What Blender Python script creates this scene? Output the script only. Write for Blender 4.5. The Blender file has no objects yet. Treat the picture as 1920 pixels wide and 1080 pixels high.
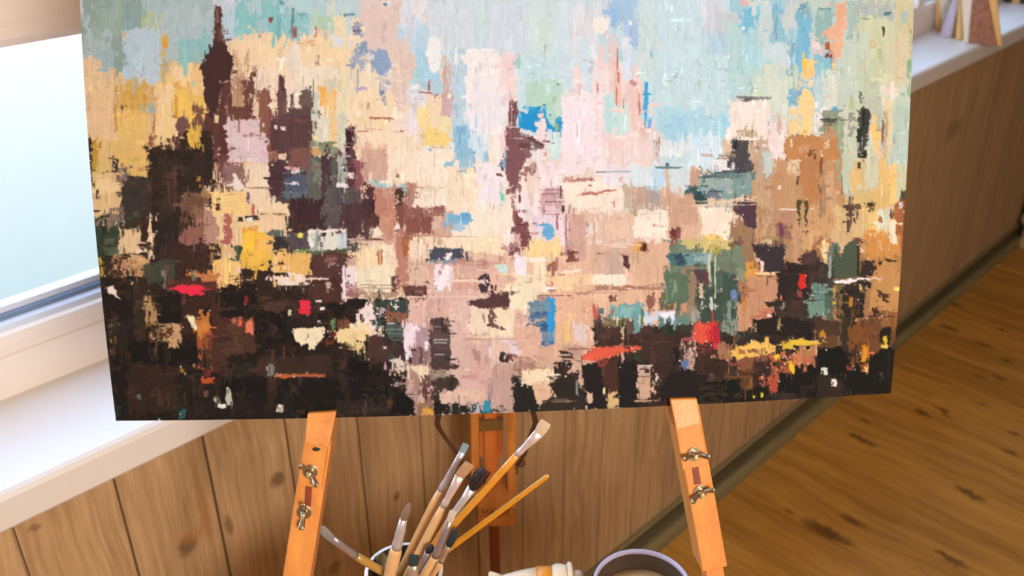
import bpy, bmesh, math, random
import numpy as np
from mathutils import Vector, Matrix

# ------------------------------------------------------------------ camera, world, lights, exposure
SC = bpy.context.scene
COL = SC.collection
F_PX = 1764.0
PITCH = math.atan(0.541); ROLL = math.radians(0.44)
CAM = Vector((0, 0, 1.55))
_c, _s = math.cos(PITCH), math.sin(PITCH)
FWD = Vector((0, _c, -_s)); _r0 = Vector((1, 0, 0)); _u0 = Vector((0, _s, _c))
RGT = _r0*math.cos(ROLL)-_u0*math.sin(ROLL); UPV = _r0*math.sin(ROLL)+_u0*math.cos(ROLL)
cd = bpy.data.cameras.new('camera'); cam = bpy.data.objects.new('camera', cd); COL.objects.link(cam)
cam.matrix_world = Matrix(((RGT.x, UPV.x, -FWD.x, CAM.x), (RGT.y, UPV.y, -FWD.y, CAM.y), (RGT.z, UPV.z, -FWD.z, CAM.z), (0, 0, 0, 1)))
cd.sensor_width = 36; cd.lens = F_PX/1920*36; cd.clip_start = .05
cd.dof.use_dof = True; cd.dof.focus_distance = .76; cd.dof.aperture_fstop = 8.5
SC.camera = cam
SC.view_settings.view_transform = 'Standard'; SC.view_settings.look = 'None'
SC.view_settings.gamma = 1; SC.view_settings.use_curve_mapping = False
SC.view_settings.exposure = 0.0

W = bpy.data.worlds.new('world'); SC.world = W; W.use_nodes = True
nt = W.node_tree; nt.nodes.clear()
wo = nt.nodes.new('ShaderNodeOutputWorld'); bg = nt.nodes.new('ShaderNodeBackground')
tc = nt.nodes.new('ShaderNodeTexCoord'); sx = nt.nodes.new('ShaderNodeSeparateXYZ'); mr = nt.nodes.new('ShaderNodeMapRange'); rp = nt.nodes.new('ShaderNodeValToRGB')
nt.links.new(tc.outputs['Generated'], sx.inputs[0]); nt.links.new(sx.outputs['Z'], mr.inputs['Value'])
mr.inputs['From Min'].default_value = -.5; mr.inputs['From Max'].default_value = .3
nt.links.new(mr.outputs['Result'], rp.inputs[0]); nt.links.new(rp.outputs[0], bg.inputs[0]); nt.links.new(bg.outputs[0], wo.inputs[0])
e = rp.color_ramp.elements
e[0].position = 0; e[0].color = (.58, .78, .86, 1)
e[1].position = .36; e[1].color = (1.12, 1.18, 1.2, 1)
q = e.new(.16); q.color = (.80, .95, 1.0, 1)
q = e.new(.62); q.color = (1.6, 1.8, 2.1, 1)
q = e.new(.80); q.color = (4.3, 5.8, 8.2, 1)
bg.inputs[1].default_value = 1.0

def area(name, loc, target, size, power, color, shape='DISK'):
    l = bpy.data.lights.new(name, 'AREA'); l.shape = shape; l.size = size; l.energy = power; l.color = color
    o = bpy.data.objects.new(name, l); COL.objects.link(o); o.location = loc
    o.rotation_euler = (Vector(target)-Vector(loc)).to_track_quat('-Z', 'Y').to_euler(); return o
area('added_key_light', (.55, -.85, 1.80), (.15, .75, .75), .50, 36, (1, .90, .80))  # unseen warm key light added behind the viewer, no lamp body
area('ceiling_fill_light', (1.0, -1.1, 2.38), (1.2, -.2, 0), .6, 10, (1, .86, .70))  # unseen weak fill light added under the ceiling

# ------------------------------------------------------------------ helpers
def ray(u, v): return FWD+RGT*((u-960)/F_PX)-UPV*((v-540)/F_PX)
def at_y(u, v, y): r = ray(u, v); return CAM+r*((y-CAM.y)/r.y)
def at_z(u, v, z): r = ray(u, v); return CAM+r*((z-CAM.z)/r.z)
def tag(o, label=None, cat=None, group=None, kind=None):
    if label: o['label'] = label
    if cat: o['category'] = cat
    if group: o['group'] = group
    if kind: o['kind'] = kind
    return o
def empty(name, loc, label=None, cat=None, group=None, kind=None):
    o = bpy.data.objects.new(name, None); COL.objects.link(o); o.location = loc; o.empty_display_size = .02
    return tag(o, label, cat, group, kind)
def link(name, bm, mat, parent=None, smooth=False, bevel=0, mats=None):
    bmesh.ops.recalc_face_normals(bm, faces=bm.faces)
    me = bpy.data.meshes.new(name); bm.to_mesh(me); bm.free()
    o = bpy.data.objects.new(name, me); COL.objects.link(o)
    for m in (mats or [mat]): me.materials.append(m)
    if parent is not None:
        p = parent; M = Matrix.Translation(p.location) if p.parent is None else None
        o.parent = p
        root = p
        off = Vector((0, 0, 0))
        while root is not None: off = off+root.location; root = root.parent
        for v in me.vertices: v.co -= off
    if smooth:
        for p in me.polygons: p.use_smooth = True
    if bevel:
        b = o.modifiers.new('bevel', 'BEVEL'); b.width = bevel; b.segments = 2; b.limit_method = 'ANGLE'; b.angle_limit = math.radians(40)
    return o
def bm_new(): return bmesh.new()
def box(bm, x0, x1, y0, y1, z0, z1):
    vs = [bm.verts.new((x, y, z)) for x in (x0, x1) for y in (y0, y1) for z in (z0, z1)]
    for f in ((0, 1, 3, 2), (4, 6, 7, 5), (0, 4, 5, 1), (2, 3, 7, 6), (0, 2, 6, 4), (1, 5, 7, 3)): bm.faces.new([vs[i] for i in f])
def prism(bm, pts, off, front=None):
    # closed solid from an outline and an offset vector
    off = Vector(off); a = [bm.verts.new(p) for p in pts]; b = [bm.verts.new(Vector(p)+off) for p in pts]
    bm.faces.new(a); bm.faces.new(b[::-1]); n = len(a)
    for i in range(n): bm.faces.new((a[i], a[(i+1) % n], b[(i+1) % n], b[i]))
def frame_of(d):
    d = d.normalized(); h = Vector((0, 0, 1)) if abs(d.z) < .9 else Vector((0, 1, 0))
    a = d.cross(h).normalized(); return a, d.cross(a).normalized()
def tube(bm, pts, rad, n=14, flat=1.0, side=None, cap=True):
    # swept body; rad a number or one per point; flat squeezes it along the second axis
    pts = [Vector(p) for p in pts]; rad = rad if hasattr(rad, '__len__') else [rad]*len(pts)
    fl = flat if hasattr(flat, '__len__') else [flat]*len(pts)
    rings = []
    for i, p in enumerate(pts):
        d = (pts[min(i+1, len(pts)-1)]-pts[max(i-1, 0)])
        if side is not None:
            a = (Vector(side)-d.normalized()*d.normalized().dot(Vector(side))).normalized(); b = d.normalized().cross(a)
        else: a, b = frame_of(d)
        rings.append([bm.verts.new(p+a*math.cos(t*2*math.pi/n)*rad[i]+b*math.sin(t*2*math.pi/n)*rad[i]*fl[i]) for t in range(n)])
    for r0, r1 in zip(rings, rings[1:]):
        for t in range(n): bm.faces.new((r0[t], r0[(t+1) % n], r1[(t+1) % n], r1[t]))
    if cap: bm.faces.new(rings[0][::-1]); bm.faces.new(rings[-1])
def lathe(bm, c, prof, n=48):
    c = Vector(c); rings = []
    for r, z in prof: rings.append([bm.verts.new(c+Vector((math.cos(t*2*math.pi/n)*r, math.sin(t*2*math.pi/n)*r, z))) for t in range(n)])
    for r0, r1 in zip(rings, rings[1:]):
        for t in range(n): bm.faces.new((r0[t], r0[(t+1) % n], r1[(t+1) % n], r1[t]))
    return rings

# ------------------------------------------------------------------ materials
def hx(s, k=1.0):
    v = [int(s[i:i+2], 16)/255 for i in (0, 2, 4)]
    return tuple([((x/12.92) if x <= .04045 else ((x+.055)/1.055)**2.4)*k for x in v]+[1])
class NT:
    def __init__(s, name):
        s.m = bpy.data.materials.new(name); s.m.use_nodes = True; s.t = s.m.node_tree; s.b = s.t.nodes['Principled BSDF']
    def n(s, ty, **kw):
        x = s.t.nodes.new(ty)
        for k, v in kw.items():
            if k.startswith('i_'): x.inputs[k[2:].replace('_', ' ')].default_value = v
            else: setattr(x, k, v)
        return x
    def l(s, a, b): s.t.links.new(a, b)
    def mix(s, fac, a, b, blend='MIX'):
        x = s.n('ShaderNodeMix', data_type='RGBA', blend_type=blend)
        for sock, v in ((0, fac), (6, a), (7, b)):
            if hasattr(v, 'is_linked') or hasattr(v, 'links'): s.l(v, x.inputs[sock])
            else: x.inputs[sock].default_value = v
        return x.outputs[2]
    def math(s, op, a, b=None, c=None, clamp=False):
        x = s.n('ShaderNodeMath', operation=op, use_clamp=clamp)
        for i, v in enumerate((a, b, c)):
            if v is None: continue
            if hasattr(v, 'links'): s.l(v, x.inputs[i])
            else: x.inputs[i].default_value = v
        return x.outputs[0]
def plain(name, col, rough=.5, metal=0, noise=.06, scale=60, bump=0, coat=0):
    k = NT(name); k.b.inputs['Roughness'].default_value = rough; k.b.inputs['Metallic'].default_value = metal
    tcx = k.n('ShaderNodeTexCoord'); nz = k.n('ShaderNodeTexNoise', i_Scale=scale, i_Detail=4.0); k.l(tcx.outputs['Object'], nz.inputs['Vector'])
    dark = tuple([c*(1-noise*2.5) for c in col[:3]]+[1]); lite = tuple([min(1, c*(1+noise)) for c in col[:3]]+[1])
    k.l(k.mix(nz.outputs['Fac'], dark, lite), k.b.inputs['Base Color'])
    if bump:
        bp = k.n('ShaderNodeBump', i_Strength=bump, i_Distance=.001); k.l(nz.outputs['Fac'], bp.inputs['Height']); k.l(bp.outputs[0], k.b.inputs['Normal'])
    if coat: k.b.inputs['Coat Weight'].default_value = coat
    return k.m
def wood(name, base, dark, stretch=(60, 60, 3), rough=.5, knots=None, board=None, contrast=.5, gloss=0, fine=260, knot_col=None, knot_scale=(6, 6, 2.2), knot_size=.12, wob=.03, spots=None, spot_axis=2, spot_warp=.012):
    # grain stretched along one local axis; board=(axis, width, phase, tone) gives every board its own tone and grain
    k = NT(name); k.b.inputs['Roughness'].default_value = rough
    tcx = k.n('ShaderNodeTexCoord'); vec = tcx.outputs['Object']
    sep = k.n('ShaderNodeSeparateXYZ'); k.l(vec, sep.inputs[0])
    nzw = k.n('ShaderNodeTexNoise', i_Scale=4.0, i_Detail=2.0); k.l(vec, nzw.inputs['Vector'])
    idv = None
    if board:
        ax, wd, ph, tone = board
        q = k.math('FLOOR', k.math('DIVIDE', k.math('SUBTRACT', sep.outputs[ax], ph), wd))
        wn = k.n('ShaderNodeTexWhiteNoise', noise_dimensions='1D'); k.l(q, wn.inputs['W']); idv = wn.outputs['Value']
        cmb = k.n('ShaderNodeCombineXYZ'); sh = k.math('MULTIPLY', idv, 7.0)
        for i in range(3): k.l(sh, cmb.inputs[i])
        va = k.n('ShaderNodeVectorMath', operation='ADD'); k.l(vec, va.inputs[0]); k.l(cmb.outputs[0], va.inputs[1]); vec = va.outputs[0]
    # waviness
    sw = k.n('ShaderNodeVectorMath', operation='SCALE'); k.l(nzw.outputs['Color'], sw.inputs[0]); sw.inputs['Scale'].default_value = wob
    vb = k.n('ShaderNodeVectorMath', operation='ADD'); k.l(vec, vb.inputs[0]); k.l(sw.outputs[0], vb.inputs[1]); vec2 = vb.outputs[0]
    mp = k.n('ShaderNodeMapping'); mp.inputs['Scale'].default_value = stretch; k.l(vec2, mp.inputs['Vector'])
    g = k.n('ShaderNodeTexNoise', i_Scale=1.0, i_Detail=5.0, i_Roughness=.62); k.l(mp.outputs[0], g.inputs['Vector'])
    mp2 = k.n('ShaderNodeMapping'); mp2.inputs['Scale'].default_value = tuple(s*fine/60 for s in stretch); k.l(vec2, mp2.inputs['Vector'])
    g2 = k.n('ShaderNodeTexNoise', i_Scale=1.0, i_Detail=2.0); k.l(mp2.outputs[0], g2.inputs['Vector'])
    gg = k.math('ADD', k.math('MULTIPLY', g.outputs['Fac'], .75), k.math('MULTIPLY', g2.outputs['Fac'], .25))
    mrr = k.n('ShaderNodeMapRange'); k.l(gg, mrr.inputs['Value']); mrr.inputs['From Min'].default_value = .5-contrast*.32; mrr.inputs['From Max'].default_value = .5+contrast*.32
    col = k.mix(mrr.outputs[0], dark, base)
    if board:
        tn = k.n('ShaderNodeMapRange'); k.l(idv, tn.inputs['Value']); tn.inputs['To Min'].default_value = 1-tone; tn.inputs['To Max'].default_value = 1+tone*.6
        hs = k.n('ShaderNodeHueSaturation'); k.l(tn.outputs[0], hs.inputs['Value']); k.l(col, hs.inputs['Color']); col = hs.outputs[0]
    if knots:
        mk = k.n('ShaderNodeMapping'); mk.inputs['Scale'].default_value = knot_scale; k.l(vec, mk.inputs['Vector'])
        vo = k.n('ShaderNodeTexVoronoi', i_Scale=1.0, i_Randomness=.9); k.l(mk.outputs[0], vo.inputs['Vector'])
        kr = k.n('ShaderNodeMapRange'); k.l(vo.outputs['Distance'], kr.inputs['Value']); kr.inputs['From Min'].default_value = knot_size*.35; kr.inputs['From Max'].default_value = knot_size
        kr.inputs['To Min'].default_value = 1; kr.inputs['To Max'].default_value = 0
        col = k.mix(k.math('MULTIPLY', kr.outputs[0], knots), col, knot_col or tuple([c*.35 for c in dark[:3]]+[1]))
    for (cx, cy, rx, ry, st, kind) in (spots or []):       # named knots: centre and size along the two board axes
        ax2 = spot_axis; sw2 = k.n('ShaderNodeSeparateXYZ') if not hasattr(k, 'wsep') else None
        if sw2 is not None:
            nz2 = k.n('ShaderNodeTexNoise', i_Scale=60.0, i_Detail=3.0); k.l(tcx.outputs['Object'], nz2.inputs['Vector'])
            sc2 = k.n('ShaderNodeVectorMath', operation='SCALE'); k.l(nz2.outputs['Color'], sc2.inputs[0]); sc2.inputs['Scale'].default_value = spot_warp
            ad2 = k.n('ShaderNodeVectorMath', operation='ADD'); k.l(tcx.outputs['Object'], ad2.inputs[0]); k.l(sc2.outputs[0], ad2.inputs[1]); k.l(ad2.outputs[0], sw2.inputs[0]); k.wsep = sw2
        dx = k.math('DIVIDE', k.math('SUBTRACT', k.wsep.outputs[0], cx+spot_warp*.5), rx); dy = k.math('DIVIDE', k.math('SUBTRACT', k.wsep.outputs[ax2], cy+spot_warp*.5), ry)
        rr2 = k.math('SQRT', k.math('ADD', k.math('MULTIPLY', dx, dx), k.math('MULTIPLY', dy, dy)))
        m2 = k.n('ShaderNodeMapRange'); k.l(rr2, m2.inputs['Value']); m2.inputs['From Min'].default_value = .55; m2.inputs['From Max'].default_value = 1.25; m2.inputs['To Min'].default_value = st; m2.inputs['To Max'].default_value = 0
        col = k.mix(m2.outputs[0], col, (knot_col if not kind else hx('b06a3c')))
    k.l(col, k.b.inputs['Base Color'])
    bp = k.n('ShaderNodeBump', i_Strength=.25, i_Distance=.0006); k.l(gg, bp.inputs['Height']); k.l(bp.outputs[0], k.b.inputs['Normal'])
    if gloss: k.b.inputs['Coat Weight'].default_value = gloss; k.b.inputs['Coat Roughness'].default_value = .25
    return k.m
M = {}
M['wall'] = wood('wall_pine', hx('cca87e'), hx('94724c'), (95, 95, 2.6), .6, knots=0, board=(0, .1125, .95, .07), contrast=.60, knot_col=hx('5a3e26'), wob=.035, spots=[(0.476, 0.723, 0.0100, 0.0126, 0.75, 0), (0.340, 0.696, 0.0132, 0.0160, 0.70, 0), (0.399, 0.693, 0.0064, 0.0181, 0.60, 0), (0.671, 0.574, 0.0071, 0.0081, 0.70, 0), (0.547, 0.514, 0.0118, 0.0119, 0.60, 0), (0.183, 0.831, 0.0070, 0.0053, 0.50, 0), (0.370, 0.734, 0.0088, 0.0469, 0.38, 1), (0.349, 0.708, 0.0160, 0.0096, 0.40, 1), (1.520, 0.129, 0.0141, 0.0138, 0.40, 0), (2.344, 0.005, 0.0237, 0.0201, 0.35, 0), (2.721, 0.664, 0.0605, 0.0289, 0.40, 0), ])
M['floor'] = wood('floor_pine', hx('d9a24c'), hx('a06c28'), (26, 1.6, 26), .5, knots=0, board=(0, .14, 1.95, .12), contrast=.62, knot_col=hx('5a3c18'), wob=.06, spot_axis=1, spot_warp=.03, spots=[(2.781, 0.721, 0.0130, 0.0320, 0.75, 0), (2.910, 0.713, 0.0078, 0.0192, 0.75, 0), (2.733, 0.632, 0.0091, 0.0224, 0.75, 0), (2.624, 0.612, 0.0091, 0.0224, 0.75, 0), (2.300, 0.699, 0.0117, 0.0288, 0.75, 0), (2.354, 0.666, 0.0091, 0.0224, 0.75, 0), (2.334, 0.644, 0.0078, 0.0192, 0.75, 0), (2.070, 0.752, 0.0117, 0.0288, 0.75, 0), (2.074, 0.780, 0.0091, 0.0224, 0.75, 0), (1.764, 0.628, 0.0130, 0.0320, 0.75, 0), (1.688, 0.632, 0.0182, 0.0448, 0.75, 0), (1.686, 0.674, 0.0195, 0.0480, 0.75, 0), (1.808, 0.435, 0.0078, 0.0192, 0.75, 0), (1.801, 0.401, 0.0117, 0.0288, 0.75, 0), (2.053, 0.461, 0.0130, 0.0320, 0.75, 0), (2.059, 0.489, 0.0091, 0.0224, 0.75, 0), (2.156, 0.791, 0.0065, 0.0160, 0.75, 0), (2.289, 0.459, 0.0091, 0.0224, 0.75, 0), (2.806, 0.834, 0.0143, 0.0352, 0.75, 0), (2.381, 0.486, 0.0078, 0.0192, 0.75, 0), (2.592, 0.661, 0.0078, 0.0192, 0.75, 0), (2.455, 0.598, 0.0065, 0.0160, 0.75, 0), (1.688, 0.753, 0.0065, 0.0160, 0.75, 0), (2.973, 0.886, 0.0104, 0.0256, 0.75, 0),])
M['base'] = wood('baseboard_paint', hx('948660'), hx('736646'), (3, 40, 40), .5, contrast=.8)
M['base_shade'] = wood('baseboard_cove_shade', hx('5c5234'), hx('463e28'), (3, 40, 40), .6, contrast=.8)  # darker colour stands in for the shade in the baseboard hollow
M['white'] = plain('white_sill_paint', hx('ddd5d0'), .4, noise=.015, scale=8)
M['frame'] = plain('white_frame_plastic', hx('e8dcd4'), .32, noise=.015, scale=6)
M['plaster'] = plain('room_paint', hx('d9c3a6'), .8, noise=.03, scale=5)
M['ceil'] = plain('ceiling_paint', hx('e4d8c8'), .85, noise=.02, scale=5)
M['gasket'] = plain('window_gasket', hx('6f86a8'), .5, noise=.05)
M['bluebead'] = plain('glazing_bead', hx('cdd6ea'), .4, noise=.02)
M['dark_wall'] = wood('dark_wood_wall', hx('2a2014'), hx('15100a'), (30, 30, 2), .6, contrast=.8)
M['beech'] = wood('beech_easel', hx('d88e42'), hx('be7230'), (70, 70, 3.0), .5, contrast=.5, gloss=.1)
M['beech_front'] = M['beech']
M['beech_dark'] = wood('beech_reddish', hx('dd8442'), hx('c86c2e'), (60, 60, 4), .5, contrast=.5)  # slightly redder beech for mast, guide strips and leg extensions
M['slot'] = wood('red_brown_wood', hx('8a3c18'), hx('6a2c10'), (60, 60, 4), .5, contrast=.5)  # red-brown wood for the flat slot strips and the rear leg
M['brass'] = plain('aged_brass', hx('e6c888'), .3, .7, noise=.12, scale=300)
M['steel'] = plain('zinc_plated_steel', hx('b4a488'), .28, .95, noise=.12, scale=250)
M['band'] = plain('bronzed_metal_band', hx('8a6a38'), .45, .3, noise=.12, scale=300)
M['strap'] = plain('brown_leather_cord', hx('5a3524'), .7, noise=.2, scale=400, bump=.4)
M['ink'] = plain('black_printed_ink', hx('2a1a12'), .6, noise=.1)
M['edge'] = plain('canvas_edge', hx('b9a866'), .8, noise=.1, scale=200)
M['linen'] = plain('raw_canvas_back', hx('c8b89a'), .9, noise=.06, scale=500)
M['cup'] = plain('white_glazed_cup', hx('dccabe'), .35, noise=.03, scale=40, coat=.2)
M['cup_in'] = plain('dark_cup_inside', hx('4a3c2c'), .5, noise=.25, scale=60)  # inner wall coloured darker than the outside
M['enamel'] = plain('pale_violet_enamel', hx('b4aac8'), .3, noise=.04, scale=30, coat=.4)
M['bowl_in'] = plain('dark_bowl_inside', hx('4b3d30'), .5, noise=.15, scale=80)
M['paste'] = plain('dried_cream_paint', hx('e2bd8c'), .6, noise=.1, scale=60, bump=.5)
M['table'] = wood('stool_wood', hx('a9743c'), hx('8a5a2a'), (3, 40, 40), .5, contrast=.7)
M['tube'] = plain('cream_tube_paint', hx('e0c9a8'), .45, noise=.06, scale=120)
M['tube_band'] = plain('orange_tube_band', hx('dd8a14'), .45, noise=.05, scale=120)
M['red_ink'] = plain('dull_red_ink', hx('a0603c'), .6, noise=.1)
M['cream'] = plain('cream_gloss_paint', hx('d8bf8c'), .45, noise=.06, scale=40)
M['bark'] = plain('rough_brown_bark', hx('b0775c'), .8, noise=.35, scale=90, bump=.8)
M['yellow_wood'] = wood('yellow_split_wood', hx('e6bd78'), hx('d8a458'), (50, 50, 4), .6, contrast=.6)
M['lilac'] = plain('lilac_glazed_wood', hx('c4bbd6'), .45, noise=.12, scale=70)
M['cream_wood'] = plain('pale_cream_wood', hx('e9dfc8'), .5, noise=.06, scale=50)
M['added_lamp_white'] = plain('added_lamp_body', hx('e8e4de'), .5, noise=.02)
for nm, c in (('nat', 'dca56a'), ('nat2', 'e0b078'), ('orange', 'd98a3c'), ('yellow', 'e2962c'), ('yellow2', 'd9921c'), ('olive', 'ae8438')):
    M['h_'+nm] = wood('brush_handle_'+nm, hx(c), hx(c, .82), (220, 220, 12), .35, contrast=.6, gloss=.4)
for nm, c in (('silver', 'cfc4c2'), ('pinkwhite', 'e6cfc8'), ('greyviolet', '9a8a88'), ('white', 'dcd4cc'), ('pale', 'b9a08a')):
    M['f_'+nm] = plain('ferrule_'+nm, hx(c), .32, .45, noise=.12, scale=350)
for nm, c in (('cream', 'e8cba6'), ('blue', '8fa4ac'), ('tan', 'c09468'), ('darkbrown', '3c2622'), ('greybrown', '8c7058'), ('greyblue', '8f8a88'), ('green', '23302a'), ('pale', 'd8c8b0'), ('black', '1c1a18'), ('teal', '25383a'), ('moss', 'a09a74')):
    M['b_'+nm] = wood('bristle_'+nm, hx(c), hx(c, .55), (900, 900, 60), .75, contrast=.9, fine=300)
def glass_mat():
    k = NT('window_glass'); k.t.nodes.remove(k.b)
    out = [n for n in k.t.nodes if n.type == 'OUTPUT_MATERIAL'][0]
    tr = k.n('ShaderNodeBsdfTransparent'); tr.inputs[0].default_value = (.97, .99, 1, 1)
    gl = k.n('ShaderNodeBsdfGlossy', i_Roughness=.02); fr = k.n('ShaderNodeFresnel', i_IOR=1.45); mx = k.n('ShaderNodeMixShader')
    k.l(k.math('MULTIPLY', fr.outputs[0], .6), mx.inputs[0]); k.l(tr.outputs[0], mx.inputs[1]); k.l(gl.outputs[0], mx.inputs[2]); k.l(mx.outputs[0], out.inputs[0])
    return k.m
M['glass'] = glass_mat()

# ------------------------------------------------------------------ the room (local x along the window wall, y towards it)
WD = .926; S0, S1 = -1.9, 3.60; D0 = -2.4; CH_ = 2.5
def room(name, bm, mat, parent=None, kind='structure', bevel=0, smooth=False):
    o = link(name, bm, mat, None, smooth, bevel); 
    if parent is not None: o.parent = parent
    else: o.rotation_euler = (0, 0, math.pi/4)
    if parent is None and kind: o['kind'] = kind
    return o
bm = bm_new()                                     # floor boards with shallow seams
x = 1.95-.14*math.ceil((1.95-S0)/.14)
while x < S1+.1:
    a, b = max(x+.0014, S0-.12), min(x+.14-.0014, S1+.12)
    if b > a: box(bm, a, b, D0-.1, WD+.12, -.03, 0)
    x += .14
box(bm, S0-.12, S1+.12, D0-.1, WD+.12, -.06, -.0302)
room('floor', bm, M['floor'], bevel=.0012)
ZT, ZS = .929, 2.05                               # sill top, window head
bm = bm_new()                                     # window wall: tongue-and-groove boards below the sill
x = .95-.1125*math.ceil((.95-S0)/.1125)
while x < S1:
    a, b = max(x, S0), min(x+.1125, S1)
    g = .0035
    if b-a > .012:
        pts = [(a+.0001, WD+.010), (a+.0017, WD+.010), (a+.0018, WD), (b-.0018, WD), (b-.0017, WD+.010), (b, WD+.03), (a, WD+.03)]
        prism(bm, [(p[0], p[1], 0) for p in pts], (0, 0, .884))
    x += .1125
box(bm, S0, S1, WD+.03, WD+.16, 0, .884)
box(bm, S0, S1, WD, WD+.16, ZS, CH_)
box(bm, S0, S0+.3, WD, WD+.16, .884, ZS); box(bm, S1-.1, S1, WD, WD+.16, .884, ZS)
room('wall_left', bm, M['wall'])
bm = bm_new(); box(bm, S1, S1+.1, D0-.1, WD+.16, 0, CH_); room('wall_back', bm, M['dark_wall'])
bm = bm_new(); box(bm, S0-.1, S1+.1, D0-.1, D0, 0, CH_); room('wall_right', bm, M['plaster'])
bm = bm_new(); box(bm, S0-.1, S0, D0, WD+.16, 0, CH_); room('wall_front', bm, M['plaster'])
bm = bm_new(); box(bm, S0-.1, S1+.1, D0-.1, WD+.16, CH_, CH_+.08); room('ceiling', bm, M['ceil'])
bm = bm_new()                                     # baseboard: upright with a hollow, then a quarter round at the floor
pr = [(WD, 0), (WD, .030), (WD-.020, .031), (WD-.028, .026), (WD-.031, .018), (WD-.031, 0)]
prism(bm, [(S0, y, z) for y, z in pr], (S1-S0, 0, 0))
prism(bm, [(S0, y, z) for y, z in [(WD, .068), (WD, .077), (WD-.009, .077), (WD-.012, .073), (WD-.009, .068)]], (S1-S0, 0, 0))
bb = room('baseboard_left', bm, M['base'])
bm = bm_new(); prism(bm, [(S0, y, z) for y, z in [(WD, .0302), (WD, .068), (WD-.005, .068), (WD-.003, .045), (WD-.012, .0302)]], (S1-S0, 0, 0)); room('cove_shade', bm, M['base_shade'], bb)
bm = bm_new(); prism(bm, [(S1-.018, D0, 0), (S1-.018, D0, .07), (S1, D0, .07), (S1, D0, 0)], (0, WD-D0-.031, 0)); room('baseboard_back', bm, M['base'])
bm = bm_new()                                     # deep window sill with a rounded nose
pr = [(1.075, .884), (1.075, .929), (.878, .929), (.873, .927), (.870, .922), (.869, .890), (.872, .886), (.877, .884)]
prism(bm, [(S0, y, z) for y, z in pr], (S1-S0, 0, 0)); room('trim_1', bm, M['white'])
# windows: one long low light with an opening row above it
WX = [S0+.3, .0, 1.35, 2.60, S1-.1]
for i in range(4):
    a, b = WX[i], WX[i+1]
    w = empty('window_%d' % (i+1), (0, 0, 0), kind='structure'); w.rotation_euler = (0, 0, math.pi/4)
    bm = bm_new()
    # bottom rail: flat board, a fine step, then a sloped sash face
    for pr in ([(1.041, ZT), (1.041, .9785), (1.043, .9800), (1.09, .9800), (1.09, ZT)],
               [(1.0435, .9800), (1.0435, .9930), (1.049, 1.0010), (1.055, 1.0030), (1.09, 1.0030), (1.09, .9800)],
               [(1.036, 1.322), (1.041, 1.314), (1.06, 1.312), (1.09, 1.312), (1.09, 1.392), (1.041, 1.392), (1.041, 1.340), (1.036, 1.334)],
               [(1.041, ZS-.07), (1.041, ZS), (1.09, ZS), (1.09, ZS-.07)]):
        prism(bm, [(a, y, z) for y, z in pr], (b-a, 0, 0))
    f = room('window_frame', bm, M['frame'], w)
    if i not in (0,):
        bm = bm_new(); box(bm, a-.02 if i > 1 else a, a+.02 if i > 1 else a+.04, 1.041, 1.09, 1.003, 1.312); box(bm, a-.02 if i > 1 else a, a+.03, 1.041, 1.09, 1.392, ZS-.07); room('mullion', bm, M['frame'], w) if i != 1 else bm.free()
    bm = bm_new(); prism(bm, [(a, y, z) for y, z in [(1.055, 1.0030), (1.058, 1.0090), (1.066, 1.0110), (1.09, 1.0110), (1.09, 1.0030)]], (b-a, 0, 0)); room('glazing_bead', bm, M['bluebead'], w)
    bm = bm_new(); prism(bm, [(a, y, z) for y, z in [(1.066, 1.0110), (1.067, 1.0165), (1.075, 1.0175), (1.09, 1.0175), (1.09, 1.0110)]], (b-a, 0, 0)); room('gasket', bm, M['gasket'], w)
    bm = bm_new(); prism(bm, [(a, y, z) for y, z in [(1.072, 1.0175), (1.074, 1.0240), (1.09, 1.0245), (1.09, 1.0175)]], (b-a, 0, 0)); room('spacer_bar', bm, M['bluebead'], w)
    bm = bm_new(); box(bm, a, b, 1.079, 1.083, 1.0245, 1.312); box(bm, a, b, 1.079, 1.083, 1.392, ZS-.07); room('pane', bm, M['glass'], w)

# ------------------------------------------------------------------ the canvas plane: leans back about 19 degrees
def dirpix(u, v): return (FWD+RGT*((u-960)/F_PX)-UPV*((v-540)/F_PX)).normalized()
PXD = dirpix(34500, -414); PYD = -dirpix(1075, 10720); PYD = (PYD-PXD*PYD.dot(PXD)).normalized()
PN = PXD.cross(PYD).normalized()
if PN.dot(FWD) > 0: PN = -PN
PO = CAM+ray(944, 766)*.70
def pl(u, v, n=0.0):
    r = ray(u, v); t = (PO+PN*n-CAM).dot(PN)/r.dot(PN); return CAM+r*t
# ------------------------------------------------------------------ easel
APEX_F = PO+PYD*.80-PN*.04
easel = empty('easel', (0, .75, 0), 'light beech tripod studio easel holding the abstract cityscape canvas', 'easel')
def line_pl(c0, c1, n):
    a, b = pl(*c0, n), pl(*c1, n); return a, (b-a).normalized()
def leg_box(bm, p0, p1, w, n0, n1, side):
    # board lying in the canvas plane between two points
    s = side.normalized()*(w/2)
    prism(bm, [p0-s, p0+s, p1+s, p1-s], PN*(n1-n0))
def make_leg(cu, cl, width, end_px, shift):
    nf = -.019
    a, d = line_pl(cu, cl, nf)
    s = PN.cross(d); s = s if s.dot(RGT) > 0 else -s
    top = a-d*.86
    end = pl(*end_px, nf); end = a+d*(end-a).dot(d)
    bm = bm_new(); leg_box(bm, top, end, width, 0, -.032, s)
    leg = link('leg', bm, M['beech'], easel, bevel=.0012)
    # lower telescoping piece
    t = (0-(end.z))/d.z; foot = end+d*t
    bm = bm_new(); st = end-d*.06-PN*.003; leg_box(bm, st, foot-PN*.003-d*.002, width*.70, 0, -.022, s)
    ext = link('leg_extension', bm, M['beech_dark'], easel, bevel=.0008)
    return leg, a, d, s
legL, aL, dL, sL = make_leg((604, 773), (556, 1080), .0212, (545, 1150), 0)
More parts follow.
